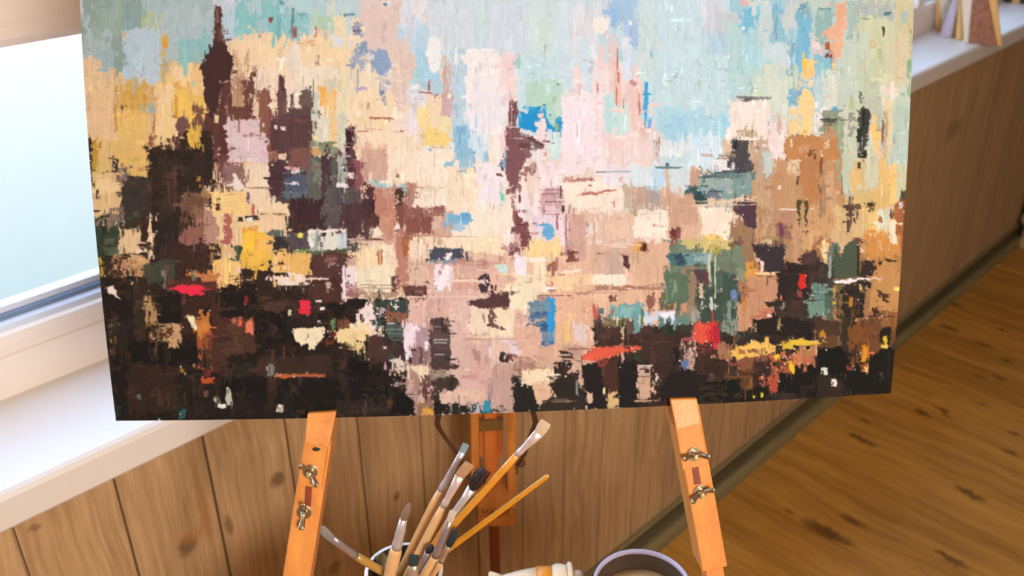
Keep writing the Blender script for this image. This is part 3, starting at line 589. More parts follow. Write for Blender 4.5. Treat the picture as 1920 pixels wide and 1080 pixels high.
STROKES = '''
@0 0 1
150 -270 300 170 93a59b v
270 -270 420 130 a6bab8 v
400 -270 530 80 a5c4c4 v
500 -270 700 90 bcd2d6 v
660 -270 790 120 dccac2 v
760 -270 900 160 cbd5dd v
870 -270 1150 170 ccdade v
1120 -270 1390 270 c1d8e0 v
1370 -270 1520 200 9fc6d2 v
1490 -270 1660 200 bccac2 v
1620 -270 1730 340 c6c6a6 v
150 120 400 330 e3bd86 v
380 60 560 330 e0c3a4
500 70 880 330 ecd5b6 v
840 60 1120 330 dbe0e3 v
1060 120 1250 330 e8d3ce v
1230 200 1390 330 c0d9df v
1370 150 1720 330 c3cbbc v
160 290 420 480 3c2d24
400 300 540 480 e8c99a
500 280 720 480 544544
690 280 880 480 cfa793 v
850 280 1010 480 efdfce v
990 280 1250 480 e5cfc2 v
1240 310 1420 480 d9bda6 v
1400 280 1600 480 be926c v
1560 280 1710 480 cbb183 v
180 460 400 640 2f241e
390 440 540 560 e3b86a
520 460 660 600 4a2f29
640 470 780 600 e9d3b4
750 460 1000 640 dcb9a2 v
980 460 1250 640 e2bc9d v
1240 450 1420 640 6f7d6a v
1400 450 1700 640 9b6b48 v
195 560 790 800 231a16
760 590 990 800 c3a194 v
960 600 1180 800 cba892 v
1170 610 1700 800 2c201b
@120 0 3.6
110 0 420 480 91a298 v
200 0 530 260 98ab9e v
130 200 330 480 a9b9b4 v
230 330 345 575 9fb4b3 v
400 0 560 200 8ba59f v
520 0 820 130 a9bdba v
520 90 660 240 b3bc95 v
650 60 1000 400 b2c2c2 v
400 200 700 600 b5c7cf v
480 260 640 590 bccdd4 v
700 150 1010 320 adc0c2 v
760 270 1000 420 8fbdbb v
1000 0 1200 100 c4cdd4 v
1050 60 1200 280 b9cdd6 v
1160 0 1480 255 8cc4c3 v
1250 0 1330 110 b9cdd0 v
1300 100 1380 220 a8c8cc v
1480 0 1800 240 b5d0d6 v
1490 60 1640 260 86bdbf v
130 400 220 960 e2bd93 v
180 480 350 960 e5be91 v
340 560 368 900 b98a3c v
380 560 600 760 d5a552 v
480 515 560 640 cfa65a v
360 740 620 1080 e3b96e v
600 560 780 960 ebc990
p 680,560 760,440 930,430 950,600 940,700 640,700 f0cf9d
740 600 960 800 e9bd66 v
770 640 870 860 f0c25f v
860 430 930 640 ecc184
560 590 620 1000 d8b183 v
p 1120,280 1200,240 1400,215 1480,260 1640,275 1800,250 1800,500 1120,520 edcfa9
1180 260 1480 480 f1d5ad v
1500 280 1800 440 efcb9d v
1280 470 1700 640 efdac2 v
1690 440 1800 600 efe0cf v
1680 180 1800 300 e6cbb0
650 220 700 560 c9b07a v
665 250 695 330 e0a03c
p 1025,30 1050,40 1062,160 1075,300 1020,300 1012,200 1025,150 553630
p 1020,280 1080,280 1130,380 1135,430 1110,540 1050,560 1045,700 1025,780 1000,780 985,730 960,690 945,560 912,450 960,370 452c29
1110 340 1240 760 c9a184 vd5
1150 520 1210 760 b98f70 v
1210 550 1290 740 6d463b d8
1050 550 1130 720 5e3a34
1030 710 1290 820 6b4239 h
940 750 1080 900 5d3a33
870 720 940 900 74503f v
1000 820 1110 1080 5a3630 v
e 765 780 835 900 74504a
770 880 840 1080 322520
910 880 1000 1080 35261f
740 920 780 1030 5b3a30
560 1010 1010 1080 352820
840 860 912 1020 e0b04f v
1085 820 1330 910 dcbfc0 h
1110 900 1370 1080 dfc6c5 h
1320 590 1400 900 8c5b4c v
1390 560 1450 760 f0d8bd v
1370 750 1480 1080 7d5048 vd8
1450 490 1500 820 5d3a3a v
1400 780 1660 1080 573a3c
1500 730 1700 950 5a4845 h
1600 620 1690 780 5f4f46 h
1500 640 1600 720 f0d9c4
1700 620 1800 1080 e8ddca v
1720 590 1800 720 eab668 v
1660 950 1790 1000 8a8a6a h
1670 1000 1750 1045 c79a5f
170 930 225 1080 b88a2f v
165 960 200 1080 4a3320 v
230 960 560 1080 ddb56e v
1190 900 1320 925 b07f78 hd6
@120 280 3.6
150 0 210 200 3b2c1c v
190 0 240 170 b88c3a v
230 0 330 170 dbb673 v
330 50 370 120 3c3330
370 0 570 190 e0b56a
360 110 460 170 7b6a58 d5
180 165 380 460 dfb985
190 190 370 290 ecc893
560 0 790 480 2f231c
770 0 1010 280 30241f
390 180 590 480 3b332c
420 420 590 480 4a5240 hd6
630 60 770 460 43302a vd6
700 120 760 400 5a4032 vd4
210 460 400 720 36402f h
240 640 400 740 5b5e48 hd5
300 395 410 530 7b6a5c d6
370 530 510 710 e2bf93
330 720 550 870 b98a60
430 720 550 780 c9a070
560 465 610 690 e9cfae v
570 480 630 650 e8c9a0 v
590 480 780 720 2e221c
520 480 570 720 3c2623
800 290 980 440 7d5c47 d7
920 240 990 330 9c7a52 d7
780 320 960 480 6e4c3b vd7
860 400 1050 560 8e6753 vd6
780 520 1010 660 8f5f52 v
940 400 1060 660 b78a78 vd6
640 640 1050 760 3b2722
1010 0 1110 280 6f4742 vd6
1030 0 1060 260 c79f8b vd5
1110 0 1380 90 dcc3c3 h
1070 100 1230 270 8f6a66 vd7
p 1155,160 1230,270 1150,270 eedccb
1225 100 1385 265 efd6b8
1250 270 1385 360 eed2b3
980 290 1240 440 efc886 h
1380 90 1480 330 4b3236 v
1380 0 1480 90 9a6a55 d7
1480 60 1640 170 4a353a
1480 160 1640 290 53566a h
1480 280 1640 330 5d6a72 h
1640 30 1780 380 656560 v
1660 60 1740 160 767a6c v
1740 30 1800 330 4a363b v
1290 360 1520 440 efd3ac h
1310 440 1490 560 efcba1
1520 340 1750 560 3f2a2a
1750 340 1800 560 54464d
1040 440 1210 660 eccb98 v
1080 450 1135 640 b0665a v
1135 470 1180 640 e5c296 v
1150 450 1300 480 3a3029 h
1210 520 1310 600 e2a04a
1210 560 1370 800 f1bd47
1310 600 1400 680 f0b863
1220 600 1300 680 f6c542
1410 570 1520 690 38302e
1380 540 1520 600 59605a h
1520 560 1660 670 574a50
1660 560 1800 690 e0d6c4 v
1660 570 1720 690 a8a8a0 vd6
1530 670 1670 740 63894a h
1670 670 1800 730 5d6650 h
1120 660 1200 770 3e4b3c
1060 660 1150 750 dcb488
990 755 1180 915 efc07a
1200 700 1400 800 edb94f d8
1400 700 1670 850 ecc07e v
1420 835 1640 915 efd7c0 h
1640 740 1800 1080 4a2e2b
1180 810 1410 950 33251f
230 740 330 860 3a2a1e
230 740 280 860 c29a3a vd6
240 860 620 1080 231b16
540 760 750 900 3c4435 v
640 760 780 840 5a4a3a d5
750 760 1000 900 3b2821
910 835 1040 900 c0794a h
480 900 650 1080 33261d
700 890 1080 960 5a3029 h
610 960 790 1080 201814
790 960 1080 1080 3d2620
1060 910 1290 1080 1f1916
1290 930 1800 1080 33231d
1350 1040 1600 1080 4d342c
@120 500 3.6
480 80 560 520 35271e
540 220 630 390 b08a5c vd7
560 370 640 520 a5753e d5
640 390 790 510 a88058 d7
700 390 780 550 c69a70 v
610 150 800 380 1e1713
790 180 920 460 38241c
880 310 990 450 c0743a v
900 450 1000 700 9c5430 v
940 450 1060 700 6a3c26 vd6
1000 170 1100 700 4a2b22 v
1060 150 1290 350 1e1815
1100 340 1290 460 5a372a d8
1080 450 1300 590 4a3127 h
1290 300 1560 510 1a1513
1350 230 1520 300 4d352d h
1450 140 1800 220 2a1e1a
1500 260 1800 400 2a1e1b
1310 600 1800 740 392820
1340 700 1760 750 3d2b22
430 660 770 980 33221a
430 510 700 660 1a1512
700 550 900 680 1a1512
300 600 430 1030 1c1613
760 690 940 980 211914
300 380 430 600 28211a
300 480 340 590 6a4a2a d4
1040 750 1380 900 171411
1380 760 1520 940 2e211b
1520 820 1800 1000 1b1512
1160 640 1260 730 2a2620
350 980 1640 1034 211915
1630 980 1800 1030 1b1512
@520 0 3.6
0 0 30 240 7fb8ba v
20 0 230 80 b6d4d8 v
30 80 220 260 92c3c4 v
340 0 390 140 dcd8c4 v
400 0 560 130 bdd3d4 v
240 110 380 200 b6cfb6 h
390 110 470 330 ead9b4 v
p 560,30 830,30 850,340 590,340 dfc7bd
820 60 900 320 d8cdd0 v
820 170 880 280 bcd6e4 v
840 0 1000 180 dde0e6 v
920 0 1000 170 e3dfe0 v
1000 0 1200 300 d2dbe2 v
1200 0 1800 330 ccdae0 v
1330 100 1560 260 c9dadb v
1600 0 1800 600 c8dadf v
900 170 1040 430 bcd4e2 v
930 320 1100 580 a8cfe2 v
480 120 560 340 ead9bd v
510 160 580 240 8f93a4 h
0 240 480 480 efd3aa v
60 300 160 480 e6d8c6 v
370 240 460 330 d9dfe0 d5
530 290 600 370 8ba0bb
500 360 610 470 a5adc0 d7
e 640 330 765 500 8fa5c2
620 340 740 450 97a8c2 v
700 470 780 580 94a8c6 vd8
760 330 940 760 e0c8bb v
880 600 1020 720 dcd9dd h
900 540 1090 620 b8d3dd h
1110 440 1200 600 cdb7ae v
1110 600 1210 790 cdaaa6 v
1100 100 1300 440 cfd9df v
1180 320 1280 860 bbd3df v
1020 260 1100 470 ebe9e6 e
e 1015 255 1100 490 ebeae8
150 460 480 620 efe0c8 v
260 470 420 820 ecdac0 v
420 480 560 880 e6d8b4 v
340 520 410 620 ccc6b0 v
530 480 720 620 e8d9bb v
540 600 780 780 f0d6b4 v
690 500 730 620 b9bec8 vd5
0 620 60 800 6a4a46 v
150 600 250 720 6b5a52 h
60 730 260 960 604a47 h
0 780 240 1080 5b3f3f
240 860 330 1080 d0cdb8 v
230 600 280 820 c9cdbf d6
280 590 350 720 e8ae53 v
320 600 400 760 ecc182 v
300 740 430 960 ded8c2 v
410 760 470 1000 cfcdb8 v
350 760 400 980 eac795 v
220 950 380 1000 7f8265 h
230 1005 310 1045 c69a5c
300 1000 400 1060 8c907c h
470 660 560 960 f0d9b8 v
530 790 760 880 f1d6b2
520 890 940 1080 f0dabc v
560 980 740 1080 dfb59c vd6
900 720 1040 850 efd79e
990 850 1160 990 f0d287
1090 780 1190 900 e8d8ac
780 760 900 900 eed9ca
860 740 950 920 e6dadb v
960 1000 1200 1080 e9e2d6 h
1190 860 1300 1080 90bcd6 v
1290 940 1330 1080 8fbcd4 v
1010 1010 1070 1060 8db8d2
1370 970 1420 1080 9cc6da v
1300 700 1420 1080 cddfe8 v
1420 780 1540 1080 ebe2d5 v
1270 340 1510 780 eee7e5
1500 350 1610 1000 ecd2d0 v
1300 600 1540 900 e9e4e6 v
1610 400 1800 720 c3dae0 v
1700 590 1800 730 b4d3c4 v
1800 700 1800 900 b4d3c4 v
1650 900 1800 1080 e4dbdc v
1560 690 1620 1080 8a5f62 v
1540 860 1640 1080 7c5255 v
p 1630,865 1800,985 1790,1005 1640,1000 7d5a5e
1640 950 1700 1060 8a6669
1630 790 1700 850 2f9bd0
1640 750 1680 790 3aa0d2
1700 720 1760 870 3a9fd0 v
1760 730 1800 780 3a9fd0
460 870 515 1080 4d2f35
440 960 465 1060 c9a9a0 v
@520 280 3.6
220 60 400 330 5e5c55 v
240 80 310 240 777a6c v
400 60 470 250 a8aea0 vd7
300 50 365 320 4a343a v
0 90 60 330 4a3337 v
90 0 220 130 7d544c d8
50 160 190 290 525a6a h
40 290 190 330 5f6b74 h
90 330 310 550 3f292b
320 250 540 430 5e5654 h
310 400 420 540 5a5050
420 350 590 560 4f353a h
360 250 520 360 56504d h
470 0 515 150 50303a v
480 180 520 260 56353c
525 90 570 260 8a5258 v
550 250 600 360 c59a86 d6
580 240 660 560 4e3038 v
p 650,390 690,510 610,510 57372f
570 0 740 220 cda693 v
620 160 640 230 e7d2c2
640 215 870 260 a5c3c4 h
740 0 1000 230 f0dcc4 v
650 260 800 480 bb8370 v
690 440 790 600 c79078 v
800 330 860 540 80504a v
860 260 920 480 8f5a52 vd7
e 798 260 860 335 4b322b
880 240 950 400 b48374 vd6
920 260 1200 390 eedecb
870 390 1130 470 8d5c54
870 460 1050 570 855249
960 400 1120 460 9a6a60 d7
1040 440 1110 540 d8b4a4
600 520 700 600 f2dfc6 h
470 570 590 605 44282c h
470 620 550 680 4a4c4a h
550 640 700 830 efd4a9
700 640 790 800 efdcbf
470 600 700 640 e7c2ab h
790 560 890 920 b9826e v
840 600 880 720 a8663c vd6
680 680 720 780 b77a5c v
720 700 800 830 e8cdb6 v
890 600 1260 700 f0dabc
1000 610 1020 760 caa08a v
890 620 1010 760 ecd2bb v
210 540 470 690 dedacb
220 560 300 690 a9aca0 vd6
400 560 470 690 c5cfd0 v
210 680 470 730 57604c h
230 700 470 900 52342f
330 740 400 780 8a5c58 h
470 700 560 740 efcf9d
470 740 550 790 c8a38c h
430 790 560 920 ead9da
540 790 800 920 ecdcbc
560 910 790 960 efdfc3 h
460 950 800 1000 a98a72 h
440 900 540 1080 9a6a6a d5
200 870 430 1080 4a2d28
320 900 370 950 b8988c
0 700 230 850 e6b568 v
30 840 200 920 eed8c6 h
p 1030,680 1250,668 1255,730 1150,745 1025,770 4a4d58
1040 675 1240 730 4d5560 h
880 740 1020 900 d9b8a2 h
1010 770 1500 850 d2a898 hd8
1180 740 1420 790 b48680 hd7
1060 780 1180 960 ecdcdf v
1180 860 1360 960 cda08c h
p 1345,890 1390,845 1440,845 1450,890 3f2d33
p 1355,910 1450,905 1465,965 1370,965 42303a
900 900 1060 1080 d8b2a2 v
p 830,930 1000,930 1000,1010 880,980 6a443f
1060 960 1360 1080 d6b0a4 v
p 1270,1035 1480,985 1560,970 1565,1060 1340,1075 1300,1060 54383a
1450 800 1530 960 e2b7a4
1500 840 1720 1080 efdcbf
890 760 1500 780 c8a08c hd6
1190 0 1330 80 92bbd2 v
1230 60 1330 150 a0c1d2 vd7
p 1120,90 1190,60 1190,110 1130,120 92bcd4
1390 0 1420 140 a4cadc v
940 0 1190 250 f0dfc9
1140 120 1340 420 efdcc0
1340 100 1530 440 ece2e2 v
1510 240 1530 380 bfe0dc v
1140 430 1320 510 77afd0 h
1170 510 1250 560 a6c4d6 h
1250 580 1540 700 f0dcba
1330 380 1560 560 f0e0cc v
p 1540,0 1660,0 1680,80 1640,150 1620,220 1590,300 1560,200 1530,100 7d5459
1640 80 1740 170 9a706c d5
1550 100 1640 300 8d666a d6
1600 300 1800 500 ecdad8 v
1590 400 1620 560 7c5052 v
1620 470 1700 600 7d4d4f v
1640 560 1715 680 784a4c
1570 540 1640 720 7d5054 d7
1520 640 1590 680 b8898a h
1680 660 1800 760 f0cf9e
1610 730 1670 850 efdfe6 v
1490 780 1550 830 c9ddd6 h
1540 560 1600 640 eed5cc
@520 500 3.6
230 240 480 350 191512
460 220 620 300 1e1816
620 220 890 320 36413e h
720 310 890 380 8c5a45 h
640 300 720 420 2f3c3c v
540 270 650 420 eed6cb v
490 370 680 470 efd9ae
400 420 620 510 edd098
480 500 600 570 e6c68c v
350 400 400 520 6a2f24 d7
620 400 720 480 ecd3b8
590 470 720 640 4d312c
400 350 480 420 7a4a35 vd7
720 390 860 500 4b5751 h
710 540 800 640 38444a
800 500 890 640 382826
640 530 720 660 45302c d6
760 620 850 720 cdb3a2 v
860 380 1020 560 e3cbd0 v
890 220 1000 400 d9b3a4 v
1000 220 1060 500 caa598 v
940 400 1030 660 b19295 v
890 560 1030 680 8b6c6c vd7
1030 340 1170 700 4c3a3a
1030 420 1160 560 5a4646 h
880 670 1020 750 e6cdae v
920 740 1060 860 70504a vd7
890 700 950 960 a7847a v
1030 690 1130 780 8c7c6c
p 1130,745 1200,740 1240,780 1180,830 1060,840 1070,760 41332c
1230 760 1310 810 7c5c4c h
700 480 860 640 3e2f2c d6
470 640 700 740 15110f
300 740 600 980 161311
550 800 770 900 131210
0 760 300 1000 191411
400 900 780 1000 2c201b
p 750,1000 810,850 850,840 930,920 930,1000 141211
940 900 1060 1000 8a6a58 v
980 950 1060 1000 c48b3a
1060 860 1110 1000 1c1815
1100 870 1150 1000 1e1916
1150 910 1290 1000 242420 h
1290 920 1380 985 3a4c52 v
1385 910 1450 985 2a7c93 v
1450 920 1600 985 3e4238 d7
1170 380 1300 920 d5b1a3 v
1100 840 1300 920 dcb9a4 v
1170 240 1300 500 dbb8ab v
1300 500 1420 920 cfaa9f v
1420 660 1600 920 a9868a vd7
1440 720 1560 900 b0897f v
1300 650 1500 760 d0a79c v
1300 250 1430 460 ead3ba v
1450 280 1600 460 efdcbe
1430 270 1470 400 74504c v
1430 390 1540 470 ecd4b6
1320 460 1620 500 e4c4ac h
1600 330 1730 620 d9b2a0 v
1440 500 1540 640 e8cfc4 v
1600 540 1740 720 b08a80 d7
1320 540 1370 640 b48a80 d6
1540 500 1620 560 dccad4
1700 310 1800 360 3f5a82 h
1730 370 1800 430 3d6487 h
1760 490 1800 530 4c6e92 h
1600 740 1640 800 332c28
p 1610,790 1720,800 1760,920 1750,990 1610,990 25211d
1640 700 1800 780 ecd5b4 v
1720 780 1800 920 d9b39a v
@920 0 3.6
0 0 250 340 ced9e2 v
240 0 420 340 cbdcdb v
320 100 440 320 cbded6 v
420 0 560 640 ccdce2 v
540 40 720 300 dadbdf v
600 260 680 640 cbdce6 v
700 0 820 160 d3d9e0 v
800 0 1000 180 a3c2dc v
900 120 1010 320 a9c1de v
1000 0 1140 700 c6dad9 v
1140 0 1420 420 c3dae1 v
1420 0 1580 220 d5d8df v
1520 80 1640 300 c6ccd3 v
1480 260 1620 420 b5d1dc v
1100 400 1600 900 c2d8dd v
1600 200 1800 620 bcd4d3 v
1690 60 1800 200 83bfd6 h
1700 200 1800 420 aed0d6 v
1120 720 1620 960 aed2de v
1200 780 1330 960 a2cbdc v
1560 780 1620 960 9acbdc v
1340 900 1560 1080 cfdfe8 v
170 380 440 640 c2dce0 v
250 560 480 780 b6d5c2 v
440 600 500 880 c0d8cc v
400 880 500 1080 cde1df v
230 720 370 880 2f9cd0 v
380 780 500 880 3aa0d2 v
190 750 230 850 3aa0d2
430 820 460 890 93b9a0
290 830 380 960 ead5d2 v
e 685 120 805 220 f0e6dc
p 735,310 765,310 770,480 730,480 e4cdc9
790 250 860 500 dac8c6 v
800 320 850 740 e4c8be v
740 480 800 740 e0d3d0 v
680 470 760 740 e8dad6 v
840 460 880 700 e3c0b4 v
880 240 950 560 ced8e6 v
740 640 830 900 b9dbdc v
830 700 920 920 c7dfdc v
920 560 1030 900 e4c6bd v
900 760 940 900 c5e0dc
480 640 700 1080 efdfe3 v
700 600 760 1080 ead8d9 v
760 920 1080 1080 e6cdc8 h
1000 860 1070 920 dcbcae
1080 940 1340 1080 d7dde0 v
1080 900 1150 1080 d6cac6 v
1030 550 1060 830 5bacd6 v
1620 680 1800 960 e9dcd0
1600 820 1700 950 eee0d4 v
1660 880 1800 940 cbb9a0 d7
1640 950 1740 1080 4a4644
1570 950 1640 1080 cdb69c
1740 940 1800 1080 c3a98a v
@920 280 3.6
330 90 480 280 ecd9da v
350 260 490 440 c9a2a6 h
360 380 470 440 dcc0c6 h
480 110 590 180 e3cec6 h
470 0 760 150 eddde0 v
480 190 860 400 efe0cd h
600 260 900 420 eedccb
740 100 980 240 e5dde0 h
760 0 1080 90 e3cfcb v
930 100 1130 260 d5dfe4 v
1090 120 1180 260 b9d3e2 v
1150 40 1340 120 bfd5da v
1180 140 1220 300 cfab8f v
1210 100 1340 300 cad6d6 v
1345 115 1400 270 c29a86 v
1340 240 1470 370 3d5659
1310 250 1350 330 41595c
1410 140 1800 200 5f7673 h
1410 200 1660 250 95a79e h
1410 240 1640 300 8fa6a6 h
1470 280 1560 340 68747c v
1560 280 1640 330 7d9a98 v
1640 160 1770 320 7b9590 v
1640 0 1760 160 45424a
1700 100 1780 150 4c4c50
1350 0 1620 120 cfdfe6 v
1500 60 1640 150 e3dbda d8
900 240 960 420 b9ae96 v
960 270 1140 420 b9a08f v
1050 260 1140 380 a79a92 v
1140 280 1260 460 c9a48c v
1200 310 1400 560 c69e84 v
970 415 1190 595 efe1cf
1410 390 1640 580 efdcc4
1640 360 1780 440 4d3a42
p 1670,380 1780,370 1785,530 1740,520 1690,440 4a363e
1210 520 1290 600 8c5450 v
1290 500 1420 640 d6b197 v
520 430 960 640 d8b8a4 v
640 480 720 580 e2d0c4 v
780 440 960 600 dcbca4 v
520 450 640 760 c9a193 v
440 430 520 660 e9d6dc v
280 440 460 640 e2cfd8 v
e 350 505 425 605 6cacd2
250 610 480 740 efcf96 v
500 690 570 780 7a4c44 v
360 750 450 820 9a6a5a v
160 720 240 860 eddfe2 v
240 730 370 760 f3e4d8 h
460 740 700 840 d9b096 h
380 830 690 960 edc9a0 v
100 850 290 1080 ecdcbc
290 760 370 980 efd9bc v
40 780 110 830 cbdcd0
0 880 60 980 7d5a58 h
0 960 120 1080 6a4640
60 840 160 920 dcb8a0
680 640 1180 860 d1ad98 v
780 680 880 860 c0a596 v
960 620 1200 900 d4ab8e v
690 840 920 940 efe2cc
1000 625 1055 690 6b4030
960 640 1020 700 d8a45e
p 900,715 930,720 945,780 935,830 925,800 895,780 4d2d30
560 920 1170 980 d9b394 h
290 960 660 1080 ddb196 v
460 1000 800 1080 e0b593 v
800 960 1180 1080 dab090 v
1200 700 1470 780 6f8f8f h
1200 710 1320 780 46666a h
1300 600 1640 680 c5b478 h
1440 590 1590 690 e8c46c v
1180 830 1330 1040 5b6f5a v
1280 790 1420 900 9c7a60 d7
1330 860 1420 1080 8d765f v
1380 810 1470 890 4c3f43
1400 880 1460 1080 51483f v
1500 660 1720 860 6f7c66 v
1460 760 1530 1080 536253 v
1520 840 1640 1080 3f5247 v
1640 800 1720 920 778065 v
1620 920 1680 1060 5c6b80 v
1620 480 1780 700 8b6d56 v
1640 600 1700 660 54413e
1720 760 1800 880 c99440
1700 880 1800 1080 c08c66 v
1140 960 1200 1080 7d6248 d7
1050 1000 1100 1060 8a6650
860 1040 1040 1080 789c9a h
@920 500 3.6
0 0 60 180 dcb09c
0 180 130 280 5f3f3b
10 280 150 470 eed9b8
290 200 440 230 b98f82 h
260 230 420 540 6f8496 h
260 300 400 330 3f618c h
260 370 400 430 3c6488 h
300 350 390 365 b9a690 h
385 210 440 450 2f97d0 v
330 500 420 530 3f6a92 h
170 400 340 640 d9ae98 v
440 210 700 520 ddb193 v
490 340 540 500 e9bf7f v
560 400 640 520 dcc4bd v
620 200 700 420 d8ab8f v
340 540 700 640 d2a98e h
0 620 220 960 bd9a8e v
0 480 160 660 dcbcaa v
150 600 300 700 a57a6c d6
120 500 180 600 dccad2
200 700 460 790 edd2ae v
340 700 430 760 efd9b0
280 780 460 920 dcb293 v
700 270 740 400 8a675c v
700 340 980 500 5a4a40 v
720 380 920 500 3f2f28 v
760 340 920 400 74684a v
800 270 1030 360 6fa3a3 v
960 300 1040 450 6c9795 v
1010 310 1100 440 b5bfcf v
1100 300 1250 350 c9cdd8 h
1120 340 1330 410 5d8078 v
1170 380 1250 460 27392d
1250 390 1370 460 34362c
1050 200 1100 300 8a5f4e
1090 260 1240 300 e2b594 h
1130 210 1230 290 6e5a48 d7
1180 40 1330 250 586c56 v
1240 240 1330 310 c08c70
1000 400 1100 470 4a302f v
700 450 1380 560 3b2821 h
1360 360 1500 520 3b3f3a v
p 1385,375 1480,375 1500,400 1450,440 1450,520 1390,510 1365,460 cf4e3c
1450 410 1545 520 9c2230
1480 500 1530 560 c42740
1390 150 1540 370 3f4a40 v
1540 60 1680 440 51624f v
1360 290 1400 370 9a9488
1500 200 1560 300 2e322c
1680 130 1800 340 b88860 v
1680 220 1720 310 b57a35
1560 340 1680 440 5c6f66 v
1540 440 1800 520 2f2c24 h
1690 380 1800 460 2a2c20
p 600,620 700,550 850,540 1020,540 1010,565 870,580 750,640 700,630 d1573f
720 600 880 820 3e2320 v
620 660 700 840 2b2226 v
p 620,660 740,655 770,960 660,960 640,800 1f1919
p 870,650 980,640 985,760 990,950 880,950 860,780 1b1817
780 820 865 955 d3b078
760 820 790 960 2b2220
770 600 870 830 452a22 v
980 660 1120 820 c3a795 h
990 740 1130 900 c9a488 h
960 560 1060 640 303a24 h
1000 540 1380 640 3f2a24
1080 640 1260 900 35241e
1230 540 1320 720 1c1a19
p 1120,900 1210,710 1390,700 1410,900 201917
1310 510 1390 700 b49183 vd7
1380 520 1640 740 3a2620
1530 520 1630 640 a06d50 v
1400 740 1800 900 1e1a15
1420 760 1620 820 241d17
1500 820 1800 900 14130f
1650 620 1800 720 b2714c
1640 520 1760 600 8a5b34
500 540 620 620 b8927e
430 650 550 830 2e2420
p 400,790 540,720 640,870 640,960 420,960 440,860 2c2420
p 330,950 400,880 640,890 640,970 340,980 2f2820
400 870 540 920 4c4030 h
520 680 630 800 d2a690
140 745 200 790 2b2622
p 160,790 280,810 320,940 320,985 160,985 221f1b
540 720 600 900 2b2421 v
1640 540 1800 640 e0a952
@1320 0 3.6
0 0 130 260 ccd2d9 v
80 80 250 300 c0c8cc v
30 250 170 400 b2cedb v
0 380 200 760 c0d8dc v
160 160 320 620 b3cfcf v
240 60 380 210 7cbcd5 h
260 200 400 520 a8cfd3 v
300 0 450 90 c9d4d4 v
370 40 480 280 c1d0d2 v
450 0 540 90 82b8cd v
480 100 560 300 90bccb vd7
540 0 680 200 c3cdc9 v
380 280 620 460 c2d4d6
380 440 640 620 c9d3bf v
330 520 560 660 c8d4c4
620 90 720 540 7ab4cd v
650 20 700 100 8fb0b4 d5
740 330 870 480 86b8ca v
760 60 870 300 8fb2ae v
740 420 800 600 95bfca v
560 560 760 720 84b5c9 d8
880 0 965 200 dfa98a v
p 790,230 880,150 960,160 950,280 910,400 870,400 830,330 820,260 e2af8f
730 265 790 380 d6c5c2
960 0 1030 270 a4b9b0 v
1030 0 1290 130 aab3ae v
1030 130 1240 400 c8cba8 v
1000 200 1120 440 c3ccb8 v
930 260 1060 640 c0cbb9 v
1120 400 1200 600 bcc8b2 v
1180 300 1300 560 cbc8a8 v
1290 0 1410 600 c8bf98 v
1280 240 1400 600 cdc0a0 v
1330 90 1370 150 a2b6b0
1370 420 1405 660 8fb08c v
1370 760 1395 860 7aa583 v
1200 580 1310 720 e2cfbc v
800 480 920 740 d4d5c6 v
900 440 1060 700 bdcabb v
1040 400 1180 640 bfc5a8 v
1060 640 1200 900 b5bca6 v
1240 660 1380 1080 bfc9b6 v
1280 700 1390 1000 b2c2b2 v
1220 680 1280 1080 d8c9a2 v
740 500 800 760 b5cbcd v
640 480 740 580 c3ccc6 d6
e 660 395 740 530 e8c57c
700 440 735 580 e9d3b0 v
e 640 605 735 800 f1cd92
650 680 735 910 f2cd8d v
575 730 640 915 edca92 v
170 680 440 940 e9dacf v
430 760 560 1060 e5d4cf v
440 560 560 800 cfd5c6 v
220 880 360 920 b7a083 d7
130 930 200 1080 d0b69a
190 950 310 1080 4b484b
310 930 430 1080 c3a68c vd8
740 760 820 900 e7dedc v
560 915 940 1080 b57c4c v
p 555,920 640,920 700,910 770,930 800,950 880,950 930,1080 560,1080 b98150
600 950 660 1080 d8b895 d6
790 740 920 900 8c9480 h
800 800 920 830 52564a h
800 850 890 950 b78b66 h
890 780 950 1080 96a083 v
950 680 1060 1080 c3c7ad v
980 640 1010 740 b0bb95 v
1040 740 1110 1060 46463f vd8
1060 760 1110 900 393a36 v
970 760 1015 920 8b9085 d6
1130 780 1180 1080 efbf78 v
1190 750 1230 1080 b99c7a vd6
@1320 280 3.6
350 0 400 300 b5a08c vd7
390 0 470 180 bfc6bd v
400 180 470 600 b99373 v
350 200 460 560 ba9878 v
460 130 560 400 ba8c66 v
560 30 660 180 d6bd9e d6
640 20 820 400 b57d4f v
680 0 780 200 b07a50 v
780 100 960 420 b98a62 v
820 160 880 380 c49d78 v
560 200 660 480 b89068 v
470 400 620 620 b08468 v
480 500 600 720 8d6452 vd7
700 380 900 600 c39468 v
770 240 815 460 9a7f60 vd7
930 40 1000 320 b8bfa8 v
980 150 1100 300 d2b077 v
1090 0 1180 280 c8c6a6 v
1180 60 1250 300 d8b272 v
1230 0 1380 140 b9c8bc v
1245 100 1300 370 efc27a v
1300 120 1370 340 c3c5a4 v
1000 300 1250 480 cfae70 v
880 400 1100 700 cfae7a v
860 540 1000 640 c9a678 v
1100 400 1250 600 e0bb78 v
1160 440 1240 580 cdd6c2 v
1240 400 1300 600 efc795 v
1290 340 1360 700 9c6038 v
1080 580 1330 740 c48848 v
1040 600 1100 740 a87a50 v
940 370 1010 455 4b3832
1010 370 1060 410 62503c d6
1100 360 1160 410 5e4c38 d5
975 285 1005 370 5c4c42 v
1325 280 1365 340 4c443f v
0 390 180 580 efdcc6
p 185,370 325,355 345,400 345,530 310,520 260,460 230,390 4d363e
0 600 180 680 cfb87c
180 480 330 740 967456 v
200 620 260 690 5b4540
90 660 270 860 707e6a v
0 700 60 780 86a5a4
60 760 220 900 69725f v
20 820 200 1080 4a5a4e v
230 800 290 930 848c70 v
